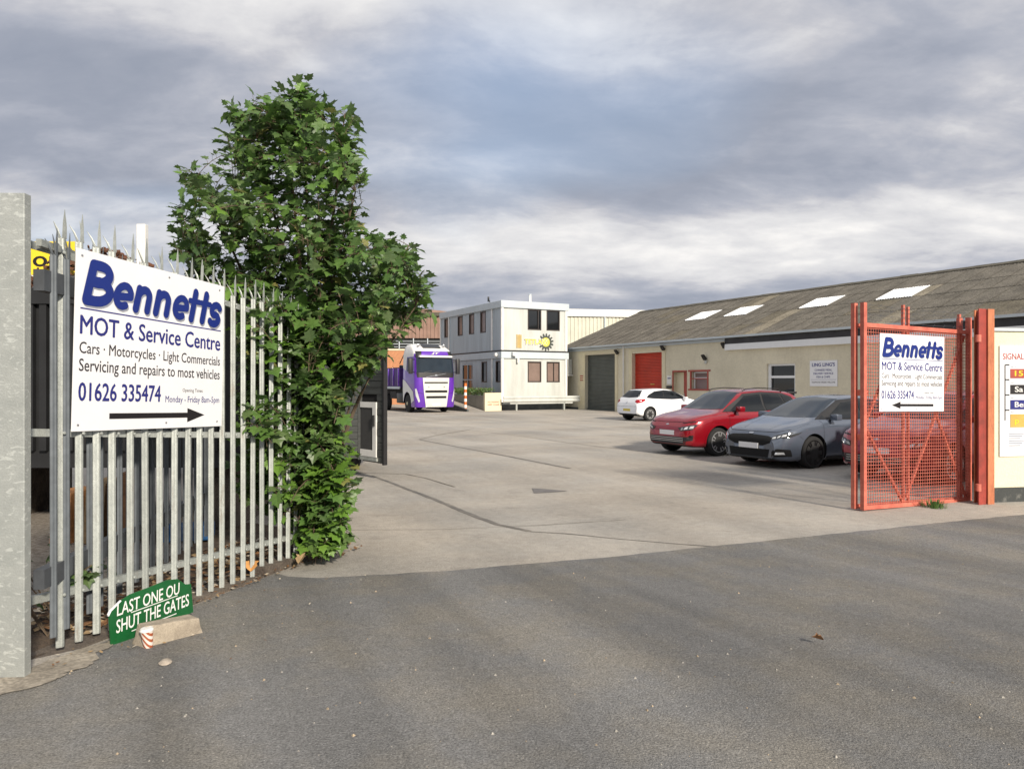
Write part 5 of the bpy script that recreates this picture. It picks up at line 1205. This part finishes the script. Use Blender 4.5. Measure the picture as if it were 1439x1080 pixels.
def make_suv(name, label, loc, rz, paint):
    c = Car(name, label, loc, rz, suv, paint)
    c.both('window_surround', [(1.06, 1.03), (.26, 1.455), (-.35, 1.50), (-1.1, 1.47), (-1.42, 1.38), (-1.55, 1.22), (-1.1, 1.08), (0, 1.02)], M['plastic'], eps=.0035, step=.03)
    glazing(c, [[(.80, 1.055), (.24, 1.405), (-.28, 1.445), (-.30, 1.045)], [(-.37, 1.045), (-.35, 1.448), (-.95, 1.435), (-1.10, 1.20), (-1.12, 1.10)], [(-1.17, 1.12), (-1.04, 1.42), (-1.32, 1.36), (-1.44, 1.25)]],
        [(-.70, 1.10), (-.54, 1.49), (0, 1.525), (.54, 1.49), (.70, 1.10), (.35, 1.085), (0, 1.08), (-.35, 1.085)], [(-.58, 1.18), (-.50, 1.42), (.50, 1.42), (.58, 1.18)])
    wheelarch(c, paint, .045); c.wheels('turbine')
    c.both('sill_trim', [(1.62, .20), (1.62, .30), (.9, .33), (-.95, .33), (-.95, .20)], M['plastic'], eps=.006)
    c.mirror(.66, 1.10, .86, paint); seams(c, (.92, -.32, -1.12), .40, 1.02)
    for sd in 'LR':
        c.line('waist_crease', [(1.5, .80), (.4, .78), (-.8, .84), (-1.8, .95)], .010, M['paint_red'] if paint is M['paint_red'] else paint, sd, eps=.007)
        for hx in (-.15, -.98): c.patch('door_handle', [(hx - .09, .915), (hx + .09, .925), (hx + .09, .950), (hx - .09, .94)], paint, sd, eps=.018)
    for s_ in (1, -1):
        c.patch('headlight', [(s_ * .40, .665), (s_ * .50, .59), (s_ * .76, .63), (s_ * .83, .76), (s_ * .66, .72)], M['lamp_dark'], 'F', eps=.007)
        for k in range(3): c.patch('lamp_lens', [(s_ * (.50 + k * .10), .615 + k * .018), (s_ * (.57 + k * .10), .628 + k * .018), (s_ * (.58 + k * .10), .675 + k * .022), (s_ * (.52 + k * .10), .665 + k * .022)], M['lamp_glass'], 'F', eps=.012)
        c.patch('running_light', [(s_ * .50, .775), (s_ * .78, .80), (s_ * .79, .82), (s_ * .50, .792)], M['plastic'], 'F', eps=.007)
        c.patch('tail_light', [(s_ * .40, .98), (s_ * .74, 1.0), (s_ * .76, 1.08), (s_ * .42, 1.04)], M['lamp_red'], 'B', eps=.006)
        c.patch('corner_intake', [(s_ * .58, .36), (s_ * .76, .38), (s_ * .78, .50), (s_ * .72, .50)], M['plastic'], 'F', eps=.006)
    c.patch('lower_grille', [(-.62, .30), (-.68, .46), (.68, .46), (.62, .30), (.4, .285), (-.4, .285)], M['plastic'], 'F', eps=.006)
    for z_ in (.345, .385, .425): c.patch('grille_bar', [(-.58, z_), (-.58, z_ + .012), (.58, z_ + .012), (.58, z_)], M['chrome'], 'F', eps=.012)
    c.patch('front_panel_seam', [(-.55, .60), (-.55, .606), (.55, .606), (.55, .60)], M['under'], 'F', eps=.003)
    c.line('bonnet_seam', [(.74, .84), (.60, .80), (0, .79), (-.60, .80), (-.74, .84)], .008, M['under'], 'F'); c.patch('badge', [(-.07, .735), (0, .72), (.07, .735), (0, .755)], M['chrome'], 'F', eps=.008)
    for s_ in (1, -1): c.line('bonnet_crease', [(1.9, s_ * .42), (1.5, s_ * .50), (1.15, s_ * .56)], .014, paint, 'T', eps=.010)
    plate(c, 2.10, .545)
    for s_ in (1, -1):
        b = MB(); b.tube([(-1.15, s_ * .56, 1.50), (-1.0, s_ * .57, 1.575), (-.3, s_ * .58, 1.60), (.1, s_ * .575, 1.57), (.22, s_ * .575, 1.53)], .014, 6); b.build('roof_rail', M['plastic'], c.root)
    b = MB(); b.box((-1.78, -.52, 1.45), (-1.45, .52, 1.50), bev=.015); b.build('spoiler', M['plastic'], c.root, rot=(0, R(0), 0))
    return c
H_IN = math.atan2(-.477, -.879)
def place(x, y): return (x, y, 0)
make_suv('red_crossover', 'deep red crossover with chrome barred lower grille and white front plate, beside the grey hatchback', (3.72 + .879 * 2.1, 17.95 + .477 * 2.1, 0), H_IN, M['paint_red'])
# --- grey hatchback ------------------------------------------------
hat = dict(L=4.36, wr=.325, rim=.76, axles=(1.30, -1.35), ww=.895,
    top=[(-2.18, .72), (-2.13, .90), (-2.02, 1.02), (-1.86, 1.14), (-1.66, 1.34), (-1.40, 1.40), (-1.0, 1.44), (-.45, 1.475), (.02, 1.45), (.28, 1.39), (1.12, 1.01), (1.32, .96), (1.75, .87), (2.0, .78), (2.12, .70), (2.18, .56)],
    sh=[(-2.18, .68), (-2.05, .92), (-1.7, .97), (-1, .93), (0, .90), (1.0, .89), (1.5, .85), (1.95, .74), (2.18, .52)],
    bot=[(-2.18, .38), (-2.0, .25), (-1.6, .18), (0, .15), (1.6, .15), (1.95, .15), (2.18, .20)],
    w=[(-2.18, .68), (-2.1, .80), (-1.95, .86), (-1.5, .91), (0, .91), (1.45, .91), (1.75, .89), (1.98, .83), (2.1, .76), (2.18, .64)],
    wt=[(-2.18, .58), (-1.6, .55), (-.6, .60), (.2, .60), (1.1, .70), (1.4, .76), (2.18, .6)])
def make_hatch(name, label, loc, rz, paint, dark=True):
    c = Car(name, label, loc, rz, hat, paint)
    c.both('window_surround', [(1.12, .975), (.22, 1.36), (-.35, 1.40), (-1.1, 1.345), (-1.45, 1.22), (-1.60, 1.10), (-1.1, 1.0), (0, .955)], M['plastic'], eps=.0035, step=.03)
    glazing(c, [[(.74, .995), (.16, 1.30), (-.27, 1.345), (-.29, .975)], [(-.35, .975), (-.33, 1.348), (-.88, 1.325), (-1.10, 1.22), (-1.15, 1.02)], [(.80, .985), (.98, .985), (.85, 1.055)]],
        [(-.70, 1.02), (-.52, 1.385), (0, 1.42), (.52, 1.385), (.70, 1.02), (.35, 1.01), (0, 1.005), (-.35, 1.01)], [(-.56, 1.06), (-.46, 1.31), (.46, 1.31), (.56, 1.06)])
    c.wheels('black'); c.mirror(.72, 1.02, .86, paint); seams(c, (1.0, -.31, -1.12), .32, .95)
    c.both('side_skirt', [(.92, .16), (.92, .235), (-.95, .235), (-.95, .16)], M['plastic'], eps=.010)
    for sd in 'LR':
        c.line('waist_crease', [(.9, .84), (0, .85), (-1.0, .89), (-1.8, .93)], .008, paint, sd, eps=.006)
        for hx in (-.13, -.98): c.patch('door_handle', [(hx - .09, .845), (hx + .09, .85), (hx + .09, .875), (hx - .09, .87)], paint, sd, eps=.018)
    c.patch('upper_grille', [(-.48, .655), (-.60, .62), (-.56, .53), (-.38, .465), (0, .45), (.38, .465), (.56, .53), (.60, .62), (.48, .655), (0, .675)], M['under'], 'F', eps=.007)
    c.patch('lower_grille', [(-.50, .23), (-.54, .395), (.54, .395), (.50, .23)], M['under'], 'F', eps=.007)
    c.patch('splitter', [(-.66, .20), (-.66, .222), (.66, .222), (.66, .20)], M['plastic'], 'F', eps=.03)
    c.patch('badge', [(-.07, .70), (-.04, .718), (.04, .718), (.07, .70), (.04, .682), (-.04, .682)], M['chrome'], 'F', eps=.008)
    for s_ in (1, -1):
        c.patch('headlight', [(s_ * .54, .615), (s_ * .60, .59), (s_ * .80, .645), (s_ * .845, .74), (s_ * .80, .735), (s_ * .66, .685)], M['lamp_dark'], 'F', eps=.006)
        for k in range(3): c.patch('lamp_lens', [(s_ * (.59 + k * .075), .600 + k * .022), (s_ * (.645 + k * .075), .615 + k * .022), (s_ * (.65 + k * .075), .650 + k * .026), (s_ * (.60 + k * .075), .632 + k * .026)], M['lamp_glass'], 'F', eps=.011)
        c.patch('headlight', [(1.62, .745), (1.96, .685), (2.06, .62), (1.98, .62), (1.74, .69)], M['lamp_dark'], 'L' if s_ > 0 else 'R', eps=.006)
        c.patch('fog_recess', [(s_ * .60, .25), (s_ * .60, .36), (s_ * .70, .415), (s_ * .84, .40), (s_ * .84, .26)], M['under'], 'F', eps=.006)
        c.patch('fog_lamp', [(s_ * .66, .30), (s_ * .67, .345), (s_ * .78, .35), (s_ * .79, .305)], M['lamp_glass'], 'F', eps=.018)
        c.patch('tail_light', [(s_ * .45, .86), (s_ * .80, .90), (s_ * .78, 1.0), (s_ * .5, .96)], M['lamp_red'], 'B', eps=.006)
    c.line('bonnet_seam', [(.78, .79), (.60, .735), (0, .73), (-.60, .735), (-.78, .79)], .008, M['under'], 'F')
    for s_ in (1, -1): c.line('bonnet_crease', [(1.95, s_ * .34), (1.5, s_ * .44), (1.1, s_ * .50)], .012, paint, 'T', eps=.009); c.line('wheel_lip', [(1.70, .66), (1.62, .60)], .004, M['under'], 'L' if s_ > 0 else 'R')
    plate(c, 2.195, .45)
    b = MB(); b.box((-1.88, -.52, 1.325), (-1.50, .52, 1.37), bev=.015); b.build('spoiler', paint, c.root)
    return c
make_hatch('grey_hatchback', 'slate grey hatchback with black wheels and white front plate, nearest the red gate', (4.88 + .879 * 2.18, 15.40 + .477 * 2.18, 0), H_IN, M['paint_grey'])
make_suv('red_crossover', 'dark red car mostly hidden behind the red mesh gate', (6.35 + .879 * 2.1, 13.05 + .477 * 2.1, 0), H_IN, mat('crimson metallic paint', (.34, .012, .03), .3, .3, scale=3, var=.03, coat=1))
# --- white three-door ----------------------------------------------
cor = dict(L=4.0, wr=.31, rim=.66, axles=(1.18, -1.33), ww=.855,
    top=[(-2.0, .74), (-1.96, .92), (-1.90, 1.02), (-1.72, 1.22), (-1.52, 1.40), (-1.38, 1.435), (-1.0, 1.47), (-.45, 1.485), (.05, 1.45), (.30, 1.38), (1.08, 1.03), (1.28, .98), (1.65, .90), (1.85, .80), (1.96, .70), (2.0, .56)],
    sh=[(-2.0, .70), (-1.9, .95), (-1.6, 1.00), (-1, .95), (0, .91), (1.0, .90), (1.5, .85), (1.85, .74), (2.0, .52)],
    bot=[(-2.0, .34), (-1.85, .25), (-1.5, .19), (0, .18), (1.5, .18), (1.85, .18), (2.0, .24)],
    w=[(-2.0, .72), (-1.94, .80), (-1.8, .84), (-1.4, .87), (0, .87), (1.3, .87), (1.6, .84), (1.82, .77), (1.95, .70), (2.0, .58)],
    wt=[(-2.0, .60), (-1.6, .56), (-.6, .60), (.2, .59), (1.1, .68), (1.4, .72), (2.0, .6)])
c = Car('white_hatchback', 'white three door hatchback seen from behind, parked before the red shutter', (5.25 + .879 * 2.0, 34.2 + .477 * 2.0, 0), math.atan2(.477, .879), cor, M['paint_white'])
c.both('window_surround', [(.98, 1.00), (.24, 1.355), (-.35, 1.395), (-.9, 1.345), (-1.25, 1.20), (-1.48, 1.05), (-1.1, 1.01), (0, .97)], M['plastic'], eps=.0035, step=.03)
glazing(c, [[(.86, 1.00), (.22, 1.335), (-.38, 1.37), (-.42, .985)], [(-.46, .985), (-.42, 1.37), (-.90, 1.32), (-1.22, 1.17), (-1.38, 1.07)]],
    [(-.66, 1.05), (-.52, 1.37), (0, 1.40), (.52, 1.37), (.66, 1.05), (0, 1.03)], [(-.64, 1.08), (-.50, 1.37), (0, 1.39), (.50, 1.37), (.64, 1.08), (0, 1.05)])
c.wheels('cover'); c.mirror(.66, 1.02, .84, M['paint_white']); seams(c, (.92, -.45), .32, .95)
for s_ in (1, -1):
    c.patch('tail_light', [(s_ * .56, .88), (s_ * .60, .96), (s_ * .84, 1.0), (s_ * .86, .86), (s_ * .72, .80)], M['lamp_red'], 'B', eps=.006); c.patch('tail_light', [(-1.93, .82), (-1.90, .96), (-1.56, 1.00), (-1.62, .92), (-1.80, .84)], M['lamp_red'], 'L' if s_ > 0 else 'R', eps=.007)
    c.patch('headlight', [(s_ * .45, .62), (s_ * .74, .66), (s_ * .78, .80), (s_ * .5, .72)], M['lamp_glass'], 'F', eps=.006)
    c.patch('door_handle', [(-.34, .865), (-.16, .87), (-.16, .895), (-.34, .89)], M['paint_white'], 'L' if s_ > 0 else 'R', eps=.018)
plate(c, -2.0, .50, m='plate_y'); c.patch('rear_bumper_seam', [(-.76, .66), (-.76, .668), (.76, .668), (.76, .66)], M['under'], 'B', eps=.003); c.patch('badge', [(-.05, .83), (0, .88), (.05, .83), (0, .78)], M['chrome'], 'B', eps=.008)
c.patch('diffuser', [(-.60, .26), (-.60, .33), (.60, .33), (.60, .26)], M['plastic'], 'B', eps=.006)
b = MB(); b.tube([(-1.35, 0, 1.43), (-1.45, 0, 1.55)], .006, 5); b.build('aerial', M['plastic'], c.root)

# ================================================================== LORRY (local x forward)
TR = R(-62.5)
tr = empty('tipper_lorry', (-4.42, 43.4, 0), TR, 'purple and white tipper lorry parked facing the camera beside the office', 'lorry')
def tb(n, a, c_, m, bev=.03, parent=None): return MB().box(a, c_, bev=bev).build(n, M[m] if isinstance(m, str) else m, parent or tr, smooth=True)
class Shell:
    patch = Car.patch; both = Car.both; line = Car.line
cab = Shell(); cab.root = tr
lv = [(.32, -.03, 1.19, .22), (.42, .0, 1.23, .26), (1.3, .01, 1.25, .30), (2.0, -.01, 1.25, .32), (2.3, -.03, 1.245, .32), (3.2, -.15, 1.22, .34), (3.42, -.20, 1.21, .36), (3.52, -.28, 1.19, .40), (3.70, -.55, 1.15, .42), (3.88, -.95, 1.08, .40), (3.99, -1.35, .98, .36), (4.03, -1.7, .80, .25)]
bm = bmesh.new(); rings = []
for z_, xf, hw, rc in lv:
    xb = -2.25; P = []
    for sd in (1, -1):
        A = [(xf - rc + rc * math.sin(a), (hw - rc + rc * math.cos(a))) for a in [math.pi / 2 * k / 7 for k in range(8)]]        # side to front
        B_ = [(xb, hw - .08), (xb + .03, hw - .02), (xb + .1, hw), (xb + (xf - rc - xb) * .35, hw), (xb + (xf - rc - xb) * .7, hw)]
        C_ = [(xf - .0 + .05 * (1 - (q_ / (hw - rc)) ** 2), q_) for q_ in [(hw - rc) * k for k in (.75, .5, .25)]]
        H = [(x, y) for x, y in B_ + A + C_]
        P.append([(x, sd * y) for x, y in H])
    ring = P[0] + [(xf + .05, 0)] + P[1][::-1]
    rings.append([bm.verts.new((x, y, z_)) for x, y in ring])
n_ = len(rings[0])
for A, B in zip(rings, rings[1:]):
    for i in range(n_): bm.faces.new((A[i], A[(i + 1) % n_], B[(i + 1) % n_], B[i]))
bm.faces.new(rings[0][::-1]); bm.faces.new(rings[-1]); bmesh.ops.recalc_face_normals(bm, faces=bm.faces[:]); cab.bvh = BVHTree.FromBMesh(bm)
for f in bm.faces:
    f.smooth = True; c0 = f.calc_center_median(); f.material_index = 1 if c0.z > 3.42 else 0
me = bpy.data.meshes.new('cab'); bm.to_mesh(me); bm.free()
for m_ in (M['purple'], M['white'], M['under']): me.materials.append(m_)
cabo = link('cab', me, tr); ct = MB()
for s_ in (1, -1): ct.lathe([(.64, s_ * .85), (.64, s_ * 1.5)], 'y', 32, (-1.42, 0, .55))
ct.box((-2.6, -1.4, .2), (-2.0, 1.4, .62)); co = ct.build('cutter', M['under'], tr); md_ = cabo.modifiers.new('b', 'BOOLEAN'); md_.object = co; md_.operation = 'DIFFERENCE'; md_.solver = 'EXACT'; md_.use_self = True
dg = bpy.context.evaluated_depsgraph_get(); dg.update(); nm = bpy.data.meshes.new_from_object(cabo.evaluated_get(dg)); cabo.modifiers.clear(); cabo.data = nm; nm.name = 'cab'; bpy.data.objects.remove(co)
nm.materials.clear()
for m_ in (M['purple'], M['white'], M['under']): nm.materials.append(m_)
for f in nm.polygons:
    c = f.center; f.material_index = 1 if c.z > 3.42 else 0; f.use_smooth = True
    if (abs(math.hypot(c.x + 1.42, c.z - .55) - .64) < .012 and abs(f.normal.y) < .2) or (abs(abs(c.y) - .85) < .01 and abs(f.normal.y) > .9 and math.hypot(c.x + 1.42, c.z - .55) < .7) or f.normal.z < -.9: f.material_index = 2
try: nm.set_sharp_from_angle(angle=R(40))
except Exception: pass
K = lambda n, poly, m_, side='F', eps=.012, step=.09: cab.patch(n, poly, M[m_], side, eps=eps, step=step)
K('front_panel', [(-.82, 2.02), (-.76, 1.2), (-.64, .34), (.64, .34), (.76, 1.2), (.82, 2.02)], 'lorry_white', eps=.035)
K('dark_band', [(-1.12, 2.04), (-1.16, 2.32), (1.16, 2.32), (1.12, 2.04)], 'plastic', eps=.010)
K('windscreen', [(-1.14, 2.32), (-1.12, 3.22), (1.12, 3.22), (1.14, 2.32)], 'screen', eps=.016)
K('header_frame', [(-1.16, 3.20), (-1.10, 3.56), (1.10, 3.56), (1.16, 3.20)], 'plastic', eps=.02)
K('header_panel', [(-.84, 3.33), (-.80, 3.54), (.80, 3.54), (.84, 3.33)], 'purple', eps=.035)
for z0, z1, w_ in ((1.70, 1.78, .72), (1.17, 1.30, .68), (.84, .97, .62)): K('grille_slot', [(-w_, z0), (-w_, z1), (w_, z1), (w_, z0)], 'under', eps=.045)
for y in (-.52, .44): K('vent_badge', [(y, 1.46), (y, 1.50), (y + .10, 1.50), (y + .10, 1.46)], 'chrome', eps=.046)
K('front_plate', [(-.26, .42), (-.26, .53), (.26, .53), (.26, .42)], 'plate', eps=.05)
K('centre_emblem', [(-.08, 2.12), (-.06, 2.22), (.06, 2.22), (.08, 2.12)], 'chrome', eps=.022); cab.line('grille_stripe', [(-.62, 2.06), (.62, 2.27)], .022, M['chrome'], 'F', eps=.024)
for a, c in ((-.75, -.25), (-.1, .4), (.45, .95)): cab.line('wiper', [(a, 2.33), (c, 2.42)], .022, M['plastic'], 'F', eps=.03)
for s_ in (1, -1):
    K('headlight', [(s_ * .98, .66), (s_ * 1.16, 1.40), (s_ * 1.22, 1.38), (s_ * 1.19, .98), (s_ * 1.06, .60)], 'lamp_glass', eps=.012)
    K('bumper_seam', [(s_ * .80, 1.10), (s_ * .80, 1.115), (s_ * 1.22, 1.20), (s_ * 1.22, 1.185)], 'under', eps=.006)
    sd = 'L' if s_ > 0 else 'R'
    K('side_panel', [(-2.2, .66), (-2.2, 1.95), (-1.75, 1.85), (-.42, 1.22), (-.30, .72), (-.72, .55)] + [(-1.42 + .66 * math.cos(a), .55 + .66 * math.sin(a)) for a in [math.pi * k / 10 for k in range(11)]] + [(-2.1, .64)], 'white', sd, .010)
    K('side_upper', [(-2.2, 2.62), (-2.2, 3.46), (-.45, 3.46), (-.42, 3.25), (-1.5, 3.25), (-1.6, 2.45)], 'white', sd, .008)
    K('side_window', [(-1.45, 2.38), (-1.42, 3.20), (-.62, 3.20), (-.45, 2.42)], 'car_glass', sd, .014)
    y0, y1 = sorted((s_ * 1.36, s_ * 1.58))
    tb('mirror', (-.32, y0, 2.25), (-.12, y1, 3.15), 'plastic', .04)
    b = MB(); b.bar((-.35, s_ * 1.18, 3.1), (-.22, s_ * 1.42, 3.05), .05); b.build('mirror_arm', M['plastic'], tr); b = MB(); b.bar((-.35, s_ * 1.18, 2.35), (-.22, s_ * 1.42, 2.35), .05); b.build('mirror_arm', M['plastic'], tr)
    tb('roof_lamp', (-.85, s_ * .80 - .06, 3.86), (-.70, s_ * .80 + .06, 4.00), 'chrome', .02)
tb('sun_visor', (-.20, -1.02, 3.20), (.06, 1.02, 3.31), 'white', .04)
lt = lettering('JT', -.28, .28, 3.35, 3.52, M['white'], tr, shear=.3, offset=.05)
for v in lt.data.vertices: v.co = Vector((-.02 - (v.co.z - 3.35) * .75, v.co.x, v.co.z))
b = MB(); b.prism([(-1.15, 4.00), (-.62, 3.78), (-.60, 3.81), (-1.14, 4.04)], -.55, .55, 'y'); b.build('roof_hatch', M['car_glass'], tr)
tb('chassis', (-9.0, -.45, .75), (-.6, .45, 1.05), 'plastic', .02)
tb('fuel_tank', (-3.7, .55, .50), (-2.45, 1.15, 1.12), 'alloy_dark', .08); tb('fuel_tank', (-3.7, -1.15, .50), (-2.45, -.55, 1.12), 'alloy_dark', .08)
body = tb('tipper_body', (-8.9, -1.25, 1.45), (-2.75, 1.25, 2.65), 'purple_dark', .04); MB().box((-8.8, -1.1, 2.60), (-2.9, 1.1, 2.68)).build('load_cover', M['under'], body)
for s_ in (1, -1):
    for i in range(7): tb('side_rib', (-8.7 + i * .95, *sorted((s_ * 1.245, s_ * 1.31))[:1], 1.55), (-8.6 + i * .95, sorted((s_ * 1.245, s_ * 1.31))[1], 2.6), 'purple', .01, body)
    tb('side_rave', (-8.9, *sorted((s_ * 1.22, s_ * 1.29))[:1], 1.36), (-2.75, sorted((s_ * 1.22, s_ * 1.29))[1], 1.50), 'fascia_grey', .01, body)
    for i, x in enumerate((-8.2, -6.0)): pass
    b = MB()
    for i in range(8): b.box((-4.9 + i * .14, *sorted((s_ * .8, s_ * 1.12))[:1], .75), (-4.82 + i * .14, sorted((s_ * .8, s_ * 1.12))[1], 1.2))
    b.box((-4.95, *sorted((s_ * .8, s_ * 1.1))[:1], .8), (-3.8, sorted((s_ * .8, s_ * 1.1))[1], 1.15)); b.build('side_locker', M['plastic'], tr)
lt = lettering('JT', -6.2, -5.1, 1.75, 2.45, M['white'], body, shear=.2, offset=.03); 
for v in lt.data.vertices: v.co = Vector((v.co.x, -1.26, v.co.z))
cr_ = MB(); cr_.tube([(-2.45, -.3, 1.1), (-2.45, -.3, 3.3)], .10, 8); cr_.tube([(-2.45, -.3, 3.3), (-2.6, -.9, 2.7), (-3.4, -1.0, 2.75)], .08, 8); cr_.tube([(-2.45, -.9, 2.0), (-2.55, -1.0, 3.0), (-3.0, -.9, 3.45), (-3.5, -1.0, 2.9)], .03, 6); cr_.box((-2.62, -.9, 1.1), (-2.32, .9, 1.9)); cr_.build('loading_crane', M['plastic'], tr)
ty = MB(); ty.lathe([(.30, .0), (.40, .01), (.50, .03), (.52, .06), (.52, .28), (.49, .31), (.30, .31)], 'y', 32); tym = ty.mesh('tyre', M['rubber'], smooth=True)
ri = MB(); ri.lathe([(.0, -.03), (.09, -.03), (.11, .03), (.20, .05), (.25, .02), (.30, .02), (.30, .06)], 'y', 24)
for i in range(8): a = i * .785; ri.lathe([(.0, .02), (.02, .02), (.02, .05)], 'y', 6, (.16 * math.cos(a), 0, .16 * math.sin(a)))
rimm = ri.mesh('rim', mat('cream lorry rim', (.55, .52, .36), .5, scale=4), smooth=True)
for x in (-1.42, -5.65, -7.0):
    for s_ in (1, -1):
        w = link('wheel', rimm, tr, (x, s_ * 1.24, .52), (0, 0, 0 if s_ < 0 else math.pi)); link('tyre', tym, w)
w = link('wheel', rimm, tr, (-5.0 + .9, -1.24, .52)); bpy.data.objects.remove(w)
MB().box((-8.9, -1.1, 1.05), (-2.6, 1.1, 1.44)).build('sub_frame', M['under'], tr)

# ================================================================== BLACK BOX TRAILER WITH OPEN DOOR
tl = empty('box_trailer', (-2.80, 13.7, 0), R(4), 'black board clad box trailer half hidden behind the sycamore', 'trailer')
MB().box((-3.2, .03, .34), (-.02, 2.3, 2.50)).build('body', M['under'], tl)
q = random.Random(9)
bd = [MB().box((-3.2, -.012, 0), (0, .026, .116), bev=.004).mesh('board', M['wood_black']) for _ in range(2)]
for i in range(18): link('board', bd[i % 2], tl, (0, q.uniform(-.004, .003), .34 + i * .12), (R(q.uniform(2, 4)), 0, 0))
MB().box((-.02, -.03, .32), (.05, .05, 2.52)).build('corner_trim', M['wood_black'], tl); MB().box((.0, .05, .34), (.03, 2.3, 2.5)).build('end_panel', M['wood_black'], tl)
MB().box((-3.3, -.06, 2.50), (.12, 2.4, 2.56)).build('roof', M['dark_plinth'], tl); MB().box((-3.1, .3, .22), (-.1, 2.0, .34)).build('chassis', M['plastic'], tl)
for x in (-.32, -1.1):
    b = MB(); b.lathe([(.16, 0), (.28, .02), (.30, .05), (.30, .18), (.27, .2), (.0, .2)], 'y', 24, (x, .30, .30)); b.lathe([(0, .02), (.16, .03), (.17, .06)], 'y', 20, (x, .30, .30)); b.build('wheel', M['rubber'], tl, smooth=True)
dd = MB(); dh = empty('hinge_point', (0, 0, 0)); bpy.data.objects.remove(dh)
door = link('door', MB().box((0, -.0, .30), (.75, .03, 2.50)).mesh('door', M['under']), tl, (.06, -.02, 0), (0, 0, R(-52)))
def cut_boards():
    out_ = []
    for i in range(18):
        z0 = .30 + i * .122
        if z0 < 1.40:
            out_ += [(.54, .75, z0)]
        else: out_ += [(0, .75, z0)]
    return out_
for x0, x1, z0 in cut_boards(): MB().box((x0, -.028 + q.uniform(-.004, .004), z0), (x1, .0, z0 + .115), bev=.003).build('board', M['wood_black'], door)
fr = MB()
for a, c_ in (((0, -.05, .40), (.54, -.02, .52)), ((0, -.05, 1.28), (.54, -.02, 1.38)), ((.42, -.049, .52), (.54, -.021, 1.28))): fr.box(a, c_)
fr.build('window_frame', M['white'], door); MB().box((0, -.035, .52), (.42, -.015, 1.28)).build('panel', mat('dark grey door panel', (.06, .06, .06), .6, scale=5), door); MB().box((0, -.06, .33), (.57, -.02, .39)).build('threshold', M['galv'], door)
MB().box((.47, -.08, .95), (.50, -.05, 1.15), bev=.005).build('handle', M['plastic'], door)
MB().box((.73, -.04, .28), (.78, .035, 2.52)).build('edge_strip', M['plastic'], door)
